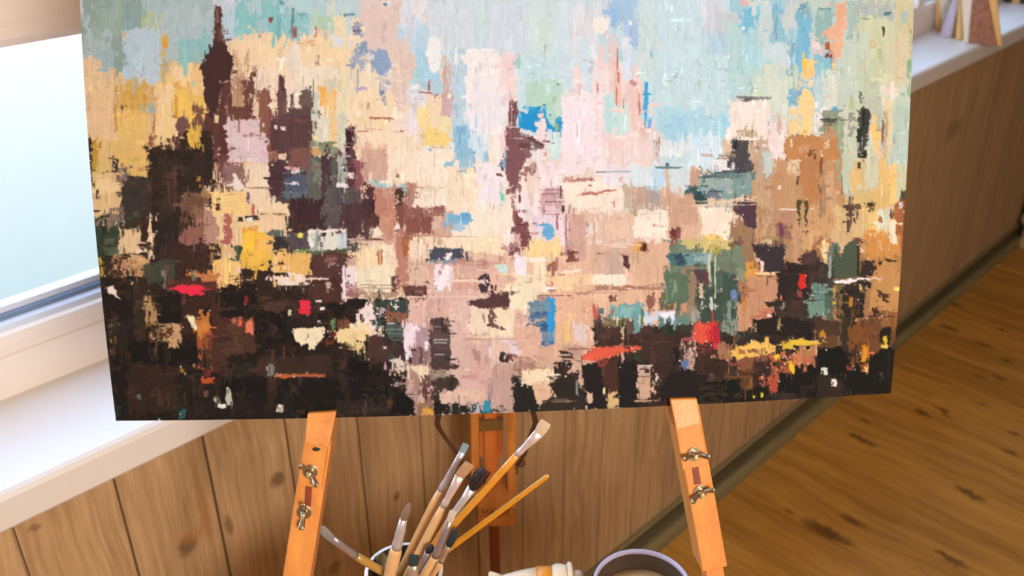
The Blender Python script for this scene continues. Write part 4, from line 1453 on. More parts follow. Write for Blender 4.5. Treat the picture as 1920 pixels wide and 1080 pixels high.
275 770 350 880 cf9443
p 335,660 450,640 540,650 540,760 490,840 430,820 380,770 352c30
390 600 540 660 7c6048 h
530 620 660 770 a98262 vd8
600 540 660 780 b98e6a v
660 540 740 700 c3996c v
p 665,700 740,680 770,740 700,780 650,770 4d3535
740 740 830 820 68716a d8
800 620 850 800 d9b87c v
840 640 920 860 6c7068 v
p 870,640 920,720 980,640 1040,600 1050,860 880,870 47513f
1050 750 1220 860 332822
495 770 830 1080 2a2222
500 780 720 1080 28201f
700 820 850 940 332726
720 900 850 1080 647f75 h
830 760 880 1080 394039 v
890 880 1120 1080 2b221c
p 1130,860 1220,760 1330,830 1330,1080 1110,1080 b98650
1220 740 1330 900 b4834e v
290 860 500 1030 be8d68 v
230 880 290 1080 a56f4d v
250 1020 300 1080 b87a32
410 1025 570 1060 30261f h
1275 940 1320 1060 dcc040 v
@1320 500 3.6
0 160 240 380 3d4a41 v
120 60 230 300 3c4f45 v
220 240 320 450 c08c6a v
300 100 500 360 bd8b69 v
p 410,240 520,230 530,260 440,270 2e2620
370 290 480 360 b87458
p 320,370 480,340 600,350 740,370 700,470 380,460 211a18
480 230 720 360 3a2c27
700 300 800 380 33261f
700 200 820 340 6c8a7c h
820 160 880 360 4f5b4b v
p 740,370 900,360 920,470 760,440 453024
640 380 760 480 181518
120 370 240 450 7f8a7a v
0 380 105 520 c53b33
60 400 105 560 a81f30
100 470 740 520 2b231c h
740 430 920 550 5e4029 h
90 510 190 650 9a6a4c v
p 200,545 340,510 430,505 500,560 480,580 230,630 190,590 e3b15c
500 500 800 530 c49a35 h
510 570 750 680 b5694a
640 530 760 600 a9764f
p 760,560 930,545 970,620 980,720 760,720 12110e
900 120 1080 340 28201b
1080 160 1120 300 9a6f4a v
900 100 940 540 6d5a38 vd8
1000 340 1300 600 6a4226 vd9
920 340 1010 560 33281e
970 400 1100 700 74471f d8
1060 530 1110 640 c0761f
1200 280 1310 420 8a5a34 v
p 1110,620 1200,560 1290,550 1270,850 1000,860 1000,700 14120f
940 700 1110 860 12110e
230 600 440 720 7e4f38
440 600 500 850 a9583a v
500 600 600 720 9a5234
140 720 340 880 543621 h
300 700 360 840 7a5428 v
330 640 450 840 33221c
500 720 760 880 12110e
600 660 760 860 14120f
0 760 240 900 14130f
260 820 440 890 15130f
0 610 100 760 32221c
0 870 440 915 14120f
180 630 230 740 3a2a24
'''
ACCENTS = '''
@120 0 3.6
540 620 560 720 c8902c vd7
600 740 615 900 a8632f vd5
390 700 430 760 5f5648 d5
740 560 790 600 e0a85a
750 640 770 780 d89b3c v
1040 170 1060 280 6a4a40 v
1025 70 1045 150 7a5a50 v
1010 770 1040 830 e6cfa0
1380 110 1410 165 8a5048 d5
1540 180 1570 250 b08a80
1320 210 1350 250 a56a60 d5
e 1420 850 1445 880 efd9c8
1470 850 1500 880 e8d3c4 d6
500 700 620 760 9db0a8 vd3
160 930 180 1080 2c2018 v
380 220 410 260 d8a862 d6
640 920 720 1000 5b3a28 d3
580 900 640 1000 8a5a38 d3
1680 740 1720 820 cfd0c0 d5
1690 920 1720 940 f2e8a0 
@120 280 3.6
300 430 420 520 8a7462 d4
330 720 430 860 4a3020 d4
760 920 935 980 e8324a h
p 750,940 790,918 900,920 935,940 1010,943 930,955 870,985 790,975 ea2f4a
1600 1015 1660 1080 e83048
1220 990 1255 1040 7a2a24
p 300,925 345,920 360,990 380,1030 340,990 310,975 efdcc6
1230 460 1270 490 e9dfd4 d6
1240 255 1390 268 a07c68 hd7
1000 300 1240 306 8a6438 hd4
1030 330 1060 350 8a6a3c d6
1310 430 1500 442 a87a58 hd7
980 350 1060 420 4a3030 d3
1540 220 1580 240 e9dfe0
1490 110 1530 130 d89a94
1650 540 1680 570 f2e2d2
1580 560 1610 590 ecd56a
1170 800 1190 830 e9d6c8
860 820 890 880 6c7058 v
650 800 690 930 8a7a66 vd4
1230 280 1250 360 7a5a7a v
1270 360 1290 440 c06a5a v
1180 700 1230 760 e8b648 d5
200 460 320 540 8a7860 d3
560 640 620 700 4a3028 d4
900 180 930 220 b07838 d5
820 820 1040 860 d88a4c d3
270 600 330 640 5a5c46 hd5
960 240 1000 270 ecd9c4 d6
1640 870 1760 882 e8cfc0 h
230 740 240 1080 8a8a20 v
160 100 180 180 9a7a20 v
@120 500 3.6
p 820,335 870,335 900,400 905,440 870,420 850,400 f0e0b4
920 380 990 450 cf7c3c v
900 400 930 470 c9823c v
930 740 1000 790 b9512a
940 700 990 740 7a3420 d5
1220 370 1275 460 dc7a58 v
1140 350 1200 400 b0604a d5
1185 370 1210 400 e0604c
p 1420,725 1600,730 1770,728 1560,742 1500,750 1430,745 cc6a38
p 1540,430 1620,410 1740,405 1748,470 1700,530 1665,570 1640,520 1600,530 1550,480 f0deb8
1365 640 1415 730 7c7a70 vd7
1095 825 1135 930 b9b8a0 vd8
1040 925 1095 950 ece4d0
1015 880 1050 930 8c8a6a vd5
1430 930 1480 970 e6d9c4 v
780 975 820 1030 2a5a58 v
940 840 970 880 6a4438
790 690 820 720 9a7a2a d6
540 230 620 290 6a4a2c d3
570 380 640 500 3a2a1c d3
650 400 760 480 5a3820 d3
310 380 380 410 6c6c3a d3
310 410 325 520 8a7a3a vd4
1510 290 1530 330 b0b080
1690 225 1740 240 efe6e0
1740 270 1760 290 efe6e0
1710 360 1730 380 d0d4e0
1480 540 1490 620 7a3a28
p 1780,120 1800,110 1800,150 1770,140 e0cfc0
800 180 820 250 6a3a2c d5
330 930 380 1030 24402f d3
490 860 520 890 5a6a5a d4
@520 0 3.6
20 0 60 80 5e7e80 d4
90 60 110 200 5f8a88 vd4
130 90 210 110 6f9896 hd4
100 180 130 250 a0786e
110 200 125 250 8a5850
250 170 270 250 b07a60 vd5
450 90 520 110 6f9298 d5
700 10 760 60 e8e4e4 d6
715 20 740 40 6a8a9a d5
150 280 260 320 dcae82 hd4
260 370 290 440 a8988c d4
500 380 520 460 8a98b4 vd5
540 460 550 600 9aa0b4 v
530 590 600 615 b8b0c8 d6
610 360 650 400 dcd8dc
690 520 700 650 9aa4b8 vd7
690 610 720 640 7d8fb0
700 640 740 710 9aa4b8 d5
620 790 760 804 b0735c h
500 880 610 890 c07a60 h
600 870 720 876 c8a080 h
950 620 1040 630 a85a60 h
1020 550 1035 620 9a6a74 v
1060 640 1070 700 a07a78 v
900 570 960 610 efe9ea d6
1120 440 1140 600 baa79c vd6
1150 760 1200 790 d2ccd8 d6
1140 700 1170 790 c9b0b0 vd6
1150 630 1180 660 e4f0c8
600 690 620 730 c8a080
700 980 740 1060 d0a088 d5
580 980 610 1080 d8b0a0 vd5
1700 880 1750 900 2f9bd0
1760 840 1800 870 3aa0d2
1570 710 1576 860 4a2c30 v
1590 720 1596 860 4a2c30 v
1606 700 1612 860 4a2c30 v
1580 690 1585 860 c8a8a8 v
1540 855 1720 862 ecdfe0 h
1540 930 1650 935 e0d4d6 h
p 1650,870 1800,990 1790,1005 1640,880 5a3c42
1330 760 1350 860 c0d8ea v
1270 330 1520 350 f4f2f0 d4
470 880 500 1000 3a2026 v
520 160 580 180 b0b0b4 h
510 200 580 212 6a7088 h
760 880 900 895 e6c8ac hd5
830 880 850 890 b05a50
1200 860 1260 900 84b2d0 v
240 900 300 940 e0d090 d4
@520 280 3.6
p 70,225 140,225 150,240 100,240 e9dfe0
400 230 480 255 ece0e0 h
470 150 520 190 e8d0cc d6
60 120 150 150 e0b0a8 d4
90 140 150 160 efdcd8 h
0 30 60 80 ecccb0
140 565 165 595 ece060
220 540 440 560 f0e2d4 d6
270 580 290 620 7a7a74 v
290 630 310 660 4a4a44
550 250 610 340 d8b098 d3
640 340 660 420 3a2028 v
700 270 790 330 caa08c d4
820 330 840 380 4a3228
800 510 830 540 f0e0dc
795 170 820 190 a06a50
930 290 960 330 a86a60 d5
480 580 590 584 b09090 h
480 610 700 615 7c5048 h
600 598 700 608 5a3a36 h
660 585 1360 590 b08a78 h
890 575 1100 582 b88070 h
1140 430 1150 500 9cc6e0 v
1240 440 1310 480 6aa6cc
1140 695 1185 750 f0e4e6
1030 745 1200 770 8a96a0 hd5
1000 740 1020 765 6a3a34
760 850 810 960 6a4440 d5
860 960 1000 1000 5a3830 d5
920 945 990 975 8a6258 d5
980 890 1030 905 8a6a64 d5
560 930 780 940 b8a088 hd7
560 912 760 918 8a7060 h
440 780 460 1000 f0dce4 v
480 900 540 960 c89aa0 d3
1060 880 1130 960 f4e8f0 d6
1100 800 1140 900 f4e6ea vd6
1330 810 1440 825 e4c0b0 h
1150 880 1450 900 eacdbc hd7
1350 893 1450 900 e6c8c0 h
1340 965 1480 972 dcb8a4 h
900 990 1360 1000 e6c8b4 h
900 1005 1000 1012 b08070 h
1430 840 1500 960 e4b8a4
1490 780 1560 835 c6e0dc d6
1530 0 1540 120 b0d0e4 v
1520 60 1540 140 80a8cc d5
1690 730 1800 745 f4e6d8 h
1600 740 1640 800 f0e2ea v
1630 320 1640 360 6a4040
1570 300 1600 400 a07a7c d4
1670 150 1680 210 8a5a58 v
1590 560 1640 640 dcb0a8 d4
1620 500 1700 510 5a3438 h
1760 1050 1800 1080 5a7078
1700 560 1760 580 c89a94 h
340 760 390 785 a0707a h
200 870 320 876 eed0c4 h
1790 530 1800 590 6aa8d8
180 1020 250 1060 2a2a28
@520 500 3.6
160 220 220 320 e02e44
200 290 230 325 d02a40
70 285 90 330 c8c890
290 270 320 290 efe0dc
355 365 395 430 5a7a4c v
p 100,430 180,410 305,405 305,480 270,520 230,570 200,520 160,530 110,480 f0deb8
e 190 520 215 550 2a1e1a
570 270 620 340 f0dcd6 v
600 310 640 350 e8d6d6
640 360 660 400 3f5050
650 370 700 450 38484a d6
780 265 820 275 e8e8e0
795 250 805 290 e0e0d8
640 400 700 420 e9d6cc d5
720 540 740 560 e6dadc
600 300 620 400 d8c8c8 d4
720 380 800 388 e0d0c4 h
740 420 860 428 7a8880 h
740 450 860 456 6a7a70 h
760 490 860 500 5c5a54 h
p 760,640 810,630 850,650 850,720 820,700 770,700 dccabc
780 640 800 720 7a5a50 v
720 640 740 700 b890a0 vd5
1050 490 1150 500 b0a09c h
1050 510 1140 518 b0a8a0 h
1050 590 1120 598 c0b0a8 h
1040 400 1160 410 8a7470 h
1110 360 1160 460 3e2c2c d6
1060 270 1100 310 7a5650 d5
890 400 960 430 f0dfe4 d5
860 430 900 620 eedde6 v
1000 500 1020 560 eee4e8 v
960 560 980 650 5a4444 v
890 600 910 660 3a2a2c d6
980 760 1060 900 5a3c34 d4
980 955 1055 1000 d09a40 d7
1000 800 1040 860 d0a0a4 d4
1140 760 1190 830 2a2a20 d5
1240 820 1400 900 dcbca4 d5
1505 575 1535 640 3a2c2a
p 1510,640 1530,590 1570,640 f0e4dc
1540 590 1600 640 8a5a58 d6
1700 280 1800 310 7a9098 hd6
1240 485 1620 492 b8907c h
1230 492 1500 498 c8a090 h
1390 910 1440 985 2f8aa0
1340 930 1360 985 b0b0b8 v
1410 380 1440 400 5a3a38
1480 400 1540 420 6a4644 d6
p 1430,300 1450,290 1480,390 1540,410 1540,420 1440,395 6f4c46
1590 300 1610 460 d8b4a0 vd5
700 900 760 940 5a3a2a d3
0 725 320 745 b05e38 h
0 940 40 985 b8ac98 v
1640 760 1720 800 efdcc8 d5
1740 840 1750 900 e0c080
@920 0 3.6
850 340 860 470 b0625e v
855 480 868 560 c06a60 v
845 560 856 700 c8786c v
714 550 724 625 b86a64 v
940 545 1010 580 c08a84 d4
995 640 1004 720 a86058 v
1002 690 1012 790 b87468 v
890 660 900 720 c08078 v
890 250 930 330 e0e2ea d5
870 330 890 400 a8d0cc v
1040 560 1056 820 3f9fd4 v
1060 800 1085 870 6aaede v
1083 345 1095 400 7ab2e0 v
1100 550 1110 700 a0c8e0 v
1060 870 1080 900 f0e8ec
810 915 920 930 f0e8e0 h
940 905 1020 912 f0e6de h
760 60 800 100 9cbcdc d6
800 60 860 170 94bade d7
930 140 950 170 eef0f2
960 280 990 320 9cb8dc d4
1690 0 1720 40 e8b0a0 d6
1690 180 1720 200 eaf0f0 d5
1600 370 1610 400 e4ecec
1670 650 1800 680 8a8a88 hd4
1630 700 1700 760 efe4da d4
1670 650 1760 680 6f6a68 hd4
1590 850 1620 940 f0e6dc d5
1660 930 1800 945 f2e6da h
1370 900 1430 1000 c0dcea v
1110 940 1150 1060 a08070 vd4
1010 840 1040 865 9a7060 d5
1430 1040 1500 1060 c0a898 h
330 900 360 920 60a8d0 h
365 880 375 950 d09a90 v
310 760 350 810 e4c8bc d7
280 870 310 890 2f9bd0 d6
430 560 460 580 7a9a90 d5
410 650 440 700 9ab8a4 vd5
200 960 300 1000 6a4448 d8
270 960 300 1000 b0bcc8 d6
360 1030 390 1060 c07a70 d5
300 150 330 280 e0ece8 vd3
1140 300 1350 330 d0e0e4 vd3
760 1010 800 1050 efe4d8 d5
900 780 920 860 eef2f2 vd5
@920 280 3.6
p 570,320 640,290 760,280 850,275 840,290 700,305 b5756a
480 190 560 230 c89a90 d5
560 195 700 215 b87e74 hd7
p 660,175 700,215 690,220 650,185 a86a64
710 150 780 158 6a6a70 h
780 148 940 156 8fa8b0 h
1115 115 1300 130 5f8088 hd8
1180 90 1200 120 4a6a74 d7
1410 180 1540 190 3e5a5c h
1470 280 1560 290 3a4a4c h
1500 130 1640 160 4a5a5c hd6
p 1360,300 1420,280 1440,340 1380,370 2f484a
1400 345 1800 352 ccb090 h
p 1350,375 1640,345 1790,318 1800,325 1640,358 1360,385 dcc8aa
1420 385 1640 392 9aa0a0 hd6
1090 500 1130 520 c89a90 d6
640 500 660 520 8a8888
470 240 480 330 6a3a3c vd7
350 270 470 276 8a6068 h
350 295 470 300 8a6068 h
370 350 480 358 7a5054 h
360 435 450 442 a0686c h
440 440 455 540 9a6066 v
355 370 362 430 9a6068 v
480 380 500 420 5a3434
190 310 205 360 7a4a4c v
500 460 515 740 a87880 v
520 690 600 700 5a3a30 h
720 700 780 708 6a4a40 h
770 640 1010 648 efd8c4 h
800 655 900 662 f0dccc h
450 840 500 850 a08070 h
300 985 560 992 8a5a4c h
560 965 900 972 c09880 h
700 955 1170 920 a87c68 hd5
p 560,965 1180,905 1180,912 560,975 a87a66
920 925 1030 932 9a6a58 h
800 980 850 1020 7a5040 d6
690 500 700 600 c89a84 v
740 700 1000 720 c8a08c hd3
1030 640 1050 690 4a2a20 d7
1220 540 1260 600 6a3634 v
1240 710 1300 770 2f4c54 hd7
1370 715 1470 750 8aa8a4 h
1480 640 1560 700 b0a050 vd5
1600 600 1660 660 7a5a3a d4
1510 730 1520 900 b8c8a8 v
1470 690 1490 900 c0c0a0 v
1400 900 1430 1000 cfb898 d5
1420 1000 1450 1060 e0dcc8 d5
1220 880 1260 1000 76907a vd6
1640 940 1660 1000 6a88b8 v
830 340 840 400 c8867a v
600 170 640 190 b8887c hd6
860 190 900 230 d8b0a8 d5
660 240 680 252 7a5c58
0 900 20 980 4a2c2e v
60 720 100 760 c08a80 d5
250 840 300 900 c8967c d4
190 800 220 830 f4e8f0
370 890 440 960 b08478 d5
370 930 430 950 f0e8e8 h
240 740 370 755 f6ece0 h
490 810 620 830 f0dccc hd7
60 300 90 340 60d0b0 v
80 70 100 140 6aa8d8 vd6
350 700 352 710 000000
@920 500 3.6
390 240 430 440 2a94d2 v
420 210 440 240 3aa0d8
340 235 410 300 6f8f9c hd6
270 330 380 345 48688c h
300 395 380 410 3a5a80 h
1015 340 1060 390 f0d898
1020 370 1040 400 e0903a
1150 305 1240 345 e8e2ec h
1050 330 1100 370 c9d0e4
690 270 715 360 c05a4c v
740 280 760 320 3a6a8a v
810 280 830 320 b05a48 d6
850 340 860 400 e0d8b0 v
880 400 900 470 c8b08c vd5
540 550 700 560 8a5c50 hd6
460 570 540 610 3a2a26 hd7
470 600 550 640 5a4038 hd5
p 620,620 700,570 900,548 1010,545 990,562 800,590 720,625 dc5c44
720 630 780 680 8a3a34 d6
900 540 940 555 6a3030 h
500 735 515 748 e0c890
575 760 590 870 8a8a88 v
760 820 775 860 e6d49c v
440 590 530 600 d8b8a0 h
450 620 540 628 cfae96 h
990 665 1100 672 e2cfc4 h
990 735 1090 745 8a6a5c h
1000 790 1110 796 9a7a6a h
1080 800 1120 860 d8a890 d6
1110 720 1150 800 e0c8b0 d4
990 900 1100 912 b89a7c h
1280 620 1330 700 5a7298 vd8
1300 600 1320 640 a07060
1330 520 1380 600 d0b0a4 d5
1400 385 1460 500 d9523e v
1440 500 1470 512 e06a50 h
1460 430 1540 470 b82438 d6
1500 520 1520 560 d42c48
1290 480 1370 500 a04850 hd7
700 380 710 500 2a2824 v
960 500 1380 510 5a3a34 hd5
1640 540 1800 610 e6b558 d5
p 1640,620 1640,560 1700,540 1780,505 1800,540 1800,590 1740,600 1680,630 e8b85a
1690 560 1720 590 8a5a3a
1760 550 1790 575 5a3a2a
1660 560 1700 590 b07848
1480 720 1500 750 6a5a50
1770 870 1785 890 c8c020
1650 700 1800 720 5a3a26 hd6
200 720 460 740 f0dcc0 hd4
e 405 890 540 925 544638
400 905 560 912 8a785c h
640 840 680 920 d8b098 v
100 590 150 640 3a2c2a d5
60 570 95 640 3a2c2c
1200 390 1240 450 1c2e24
1480 200 1500 280 c8d0c0 vd6
1590 240 1620 400 7a8c80 vd6
1700 240 1720 300 c08030
1010 270 1030 420 4a7a74 v
870 280 940 340 88b4b0 v
@1320 0 3.6
240 0 330 30 e8b0a0 d5
470 90 500 280 7faab8 vd6
390 200 500 210 94b8c4 hd5
560 280 610 360 84aab8 vd5
560 420 600 520 90b4bc d4
640 20 690 90 6a98a4 d5
620 80 680 120 7ab0c4 d5
770 55 870 68 5a9090 hd6
820 280 850 330 a0603c v
820 340 880 400 7a4a3c d5
740 280 790 330 e0d0cc
850 390 860 440 6a88a0 vd7
865 420 885 470 e6c890 v
665 405 690 450 f0bf45
670 450 690 510 e8b060 v
1205 180 1220 240 2f2c24 v
1210 85 1260 110 4a7a84 d6
1130 270 1160 320 d8a070 d6
1025 120 1130 135 8a9480 hd4
230 650 460 670 7a8280 hd7
250 655 330 680 5a5e5c d5
490 780 520 900 cdb0a4 vd6
150 860 190 950 f2e8e0 d6
430 820 440 850 b0a8c8
580 940 600 1000 e8d8c0 d4
800 800 920 812 3f423c h
810 840 880 850 7a5a40 h
870 720 900 745 5a9cc8
780 740 820 770 e8e4e0 d6
800 940 840 1000 d8b898 d4
1040 620 1070 700 6c7464 d5
1070 740 1085 860 202220 v
1030 870 1060 960 2c2e2a d7
1040 1000 1090 1060 2c2e24 d7
1200 800 1212 940 6a4a40 v
1190 560 1200 620 f0e4d4
1260 560 1290 700 ecdccc d6
1385 160 1400 220 a08858 vd5
1380 860 1392 900 5a8a58 v
1390 200 1410 900 9aac80 vd3
700 1010 730 1060 7a4a28 v
640 980 700 1040 c89470 d6
100 1040 200 1080 8a7a64 hd5
200 945 230 1000 2a2a2c v
940 100 960 140 e8b898
960 240 1000 270 7a9490 d4
590 720 620 740 ecd8c0 d5
1150 1000 1220 1060 e0c0a0 d5
1340 80 1375 160 a6b8b8 d6
@1320 280 3.6
p 495,405 620,400 740,396 740,400 620,408 500,412 eee0d8
p 628,345 660,338 690,360 692,530 680,530 672,390 655,360 650,520 645,520 4a3d22
650 360 672 520 b09464 v
740 0 760 60 6a4a34 v
780 30 800 200 7c5034 vd6
620 190 640 240 5a4030 vd6
770 240 790 300 6a5638 vd5
500 250 520 275 f0d8c8
350 380 460 570 a88460 vd4
1040 20 1060 60 3a3a2c
1040 90 1060 130 3f3c30
1030 240 1060 270 c8c8b0
1080 580 1230 740 c88a48 vd4
1310 340 1350 380 d8ccd8 vd5
1170 460 1200 500 a8703c vd6
1250 480 1290 620 f2dcc0 vd7
1110 360 1140 390 3a2c1c d6
1260 400 1290 460 6a4430 vd6
1345 340 1362 700 8a4a2c vd5
640 840 685 935 c42a24
p 655,840 685,840 680,930 650,935 640,900 cc2a22
p 875,890 1000,880 1125,868 1220,868 1120,882 1010,900 950,915 890,908 ece0de
380 740 400 830 e8ccc0 v
340 730 380 760 d8b4a8 d6
350 830 490 850 ecc890 hd7
390 590 520 612 9c8458 hd6
400 600 460 640 d0b890 d6
660 540 700 580 6a4a44 d5
500 500 530 600 6f3f50 vd7
800 620 830 740 efcf98 v
840 720 860 860 9aa09a v
1030 650 1045 860 2a221c v
850 900 1120 920 4a3a30 hd3
870 930 890 1000 c89a30 d6
870 1030 890 1060 d8b840 d6
975 1000 1000 1060 b07828 v
1050 920 1070 960 d8b438
600 1020 660 1060 4a3028
630 960 670 1000 8a4434
740 960 850 968 86a096 h
740 1010 850 1018 4a6860 h
1160 960 1250 1020 4a3320 d5
1280 930 1320 960 f0da60
1220 740 1330 760 4a3020 hd5
0 370 340 376 dcc8a8 hd6
1050 620 1080 700 d8b090 d4
1000 600 1060 640 6a4838 d5
70 780 80 1000 c8d0b0 v
180 940 210 1020 6a84a8 vd6
40 1040 80 1080 c0ccc4 vd6
510 980 525 1020 d87a5a
0 820 40 900 5a3a40
200 1000 230 1080 8aa0a0 vd5
@1320 500 3.6
500 350 520 440 8c7450 v
340 380 355 440 9a8058 v
530 250 545 300 90907c v
430 320 450 340 e8dcd8
980 210 1005 270 b57428 v
1200 410 1255 520 1c1813
1210 460 1240 545 d0b028 v
1190 530 1230 550 e6c060
1070 540 1100 640 d08a28
1040 640 1110 700 8c4f20 d6
1080 670 1105 710 e8b070 v
1100 570 1150 590 c86a38
960 650 1000 690 8a3c38 d5
785 685 825 735 d8d8cc
790 700 805 730 2a2a28
850 765 890 810 e6dccc
865 780 875 800 2a2a28
p 520,560 560,510 640,490 800,515 780,525 600,530 590,570 570,560 d8b43a
570 490 600 520 e0b83a
575 640 610 715 e6b82c v
p 470,600 500,590 510,610 490,630 e8b830
550 640 590 655 d8a430 h
380 850 400 885 d8c81c
500 620 560 640 2c2420 h
300 560 360 585 8a5c40
220 560 270 590 a86a44
210 545 230 620 e0b050
340 505 430 560 e8b75c d6
440 530 490 580 d8a85c d5
440 740 490 850 a84a34 vd6
620 590 660 660 c07450
720 600 750 660 a06450 vd6
140 740 300 750 7c5030 hd6
480 380 500 480 e8c0a0 d1
800 440 820 470 c08830
20 730 70 755 4a4238 d5
780 430 810 470 b88024 d6
1150 700 1220 780 3c3c34 d2
1240 560 1260 840 221c10 v
1260 300 1280 420 7a4c28 vd5
1130 270 1200 340 3c2418 d5
1070 330 1300 340 4a2c1c hd4
880 140 890 180 c08a30
870 240 885 260 c8b038
@920 0 3.6
190 730 260 790 c9d8dc d7
200 850 370 910 d9dadd d7
380 770 440 860 b4d3c4 v
p 190,755 225,745 255,770 270,708 292,742 320,715 345,745 372,775 398,822 436,865 462,830 497,808 492,862 468,898 440,895 404,872 380,892 356,878 366,826 338,800 308,812 300,842 324,872 292,905 262,872 232,888 188,852 205,822 240,812 1f90cc
e 430 830 460 890 8fb08c
p 310,770 352,768 350,806 312,800 e4cdc2
330 820 372 940 ead6d4 v
'''
PAINT_K = np.array([.68, .735, .83], np.float32)
run(STROKES)  # stroke colours hold pigment plus the pale centre glare and canvas shading
jitter(4200, 2.5, 8, 9, .045, 8, vfrac=.55, seed=3, rng=110)
jitter(2600, 3, 10, 14, .02, 7, vfrac=.93, seed=9, hi_v=170)
dark_scumble(520, 21)
hairlines(1900, 31, 230, 770, .10, 640, 1715)
hairlines(1500, 32, -250, 260, .045)
hairlines(900, 33, 120, 560, .10, 160, 700)
run(STROKES, only='pe')
run(ACCENTS)
jitter(2600, 1.5, 4, 6, .06, 6, seed=5, rng=110)
jitter(1500, 1.2, 3.5, 8, .03, 6, vfrac=.85, seed=6, hi_v=170)
specks(2200, 41)
def xl(v): return 150.0+.0439*v+5.28e-5*v*v
def xr(v): return 1713.5-.0265*v-4.33e-5*v*v
def vb(u): d = u-218.0; return 789.0-.0060*d-2.029e-5*d*d
VT = -250.0
NXG, NYG = 1040, 720
ss, tt = np.meshgrid(np.linspace(0, 1, NXG), np.linspace(0, 1, NYG))
vbot = vb(218+1452*ss); vv = VT+tt*(vbot-VT); uu = xl(vv)+ss*(xr(vv)-xl(vv))
def samp(A, u, v):
    x = np.clip(u-PX0, 0, PW-1.001); y = np.clip(v-PY0, 0, PH-1.001)
    xi = x.astype(int); yi = y.astype(int); fx = x-xi; fy = y-yi
    if A.ndim == 3: fx = fx[..., None]; fy = fy[..., None]
    return (A[yi, xi]*(1-fx)+A[yi, xi+1]*fx)*(1-fy)+(A[yi+1, xi]*(1-fx)+A[yi+1, xi+1]*fx)*fy
colr = samp(buf, uu, vv); hh = samp(hgt, uu, vv)
lin = np.where(colr <= .04045, colr/12.92, ((colr+.055)/1.055)**2.4)
rr = (np.array(FWD)[None, None]+np.array(RGT)[None, None]*((uu-960)/F_PX)[..., None]-np.array(UPV)[None, None]*((vv-540)/F_PX)[..., None])
Nn = np.array(PN); tpl = np.dot(np.array(PO-CAM), Nn)/(rr@Nn)
PT = np.array(CAM)+rr*tpl[..., None]
rim = np.minimum(np.minimum(ss, 1-ss)*NXG, np.minimum(tt, 1-tt)*NYG); rim = np.clip(rim/4, 0, 1)
weave = (np.sin(uu*2.1)*np.sin(vv*2.1))*.05
PTd = PT+Nn*((np.clip(hh, 0, 2.5)*.00016+weave*.0002)*rim)[..., None]
root = empty('abstract_painting', tuple(pl(944, 772, -.009)), 'large abstract cityscape canvas in thick knife paint resting on the easel', 'painting')
off = np.array(root.location)
me = bpy.data.meshes.new('painted_surface'); nv = NXG*NYG
me.vertices.add(nv); me.vertices.foreach_set('co', (PTd.reshape(-1, 3)-off).astype(np.float32).ravel())
idx = np.arange(nv).reshape(NYG, NXG)
q = np.stack([idx[:-1, :-1], idx[1:, :-1], idx[1:, 1:], idx[:-1, 1:]], -1).reshape(-1, 4); nf = len(q)
me.loops.add(nf*4); me.loops.foreach_set('vertex_index', q.ravel().astype(np.int32))
me.polygons.add(nf); me.polygons.foreach_set('loop_start', (np.arange(nf)*4).astype(np.int32)); me.polygons.foreach_set('loop_total', np.full(nf, 4, np.int32))
me.update(calc_edges=True)
ca = me.color_attributes.new('paint', 'FLOAT_COLOR', 'POINT')
cc = np.ones((nv, 4), np.float32); cc[:, :3] = lin.reshape(-1, 3)*PAINT_K; ca.data.foreach_set('color', cc.ravel())
me.polygons.foreach_set('use_smooth', np.ones(nf, bool))
k = NT('knife_paint'); at = k.n('ShaderNodeVertexColor', layer_name='paint'); k.l(at.outputs[0], k.b.inputs['Base Color']); k.b.inputs['Roughness'].default_value = .75
k.b.inputs['Specular IOR Level'].default_value = .12
tcx = k.n('ShaderNodeTexCoord'); gn = k.n('ShaderNodeTexNoise', i_Scale=900.0, i_Detail=2.0); k.l(tcx.outputs['Object'], gn.inputs['Vector'])
bp = k.n('ShaderNodeBump', i_Strength=.25, i_Distance=.0004); k.l(gn.outputs['Fac'], bp.inputs['Height']); k.l(bp.outputs[0], k.b.inputs['Normal'])
me.materials.append(k.m)
o = bpy.data.objects.new('painted_surface', me); COL.objects.link(o); o.parent = root
# folded canvas edge and wooden stretcher behind
ring = [PT[0, i] for i in range(0, NXG-1, 26)]+[PT[j, -1] for j in range(0, NYG-1, 24)]+[PT[-1, i] for i in range(NXG-1, 0, -26)]+[PT[j, 0] for j in range(NYG-1, 0, -24)]
bm = bm_new(); A = [bm.verts.new(Vector(p)) for p in ring]; ctr = Vector(PT.reshape(-1, 3).mean(0))
B = [bm.verts.new(Vector(p)-PN*.0175) for p in ring]; C3 = [bm.verts.new(Vector(p)-PN*.0175+(ctr-Vector(p)).normalized()*.03) for p in ring]
n = len(A)
for i in range(n): bm.faces.new((A[i], A[(i+1) % n], B[(i+1) % n], B[i])); bm.faces.new((B[i], B[(i+1) % n], C3[(i+1) % n], C3[i]))
link('canvas_edge', bm, M['edge'], root)
TL, TR, BL, BR = Vector(PT[0, 0]), Vector(PT[0, -1]), Vector(PT[-1, 0]), Vector(PT[-1, -1])
def lerp2(a, b): return TL.lerp(TR, a).lerp(BL.lerp(BR, a), b)
for q4 in (((.01, .01), (.99, .01), (.93, .07), (.07, .07)), ((.01, .98), (.99, .98), (.93, .92), (.07, .92)), ((.01, .02), (.06, .08), (.06, .91), (.01, .97)), ((.99, .02), (.94, .08), (.94, .91), (.99, .97))):
    bm = bm_new(); prism(bm, [lerp2(*p)-PN*.002 for p in q4], -PN*.0150); link('stretcher_bar', bm, M['linen'], root)
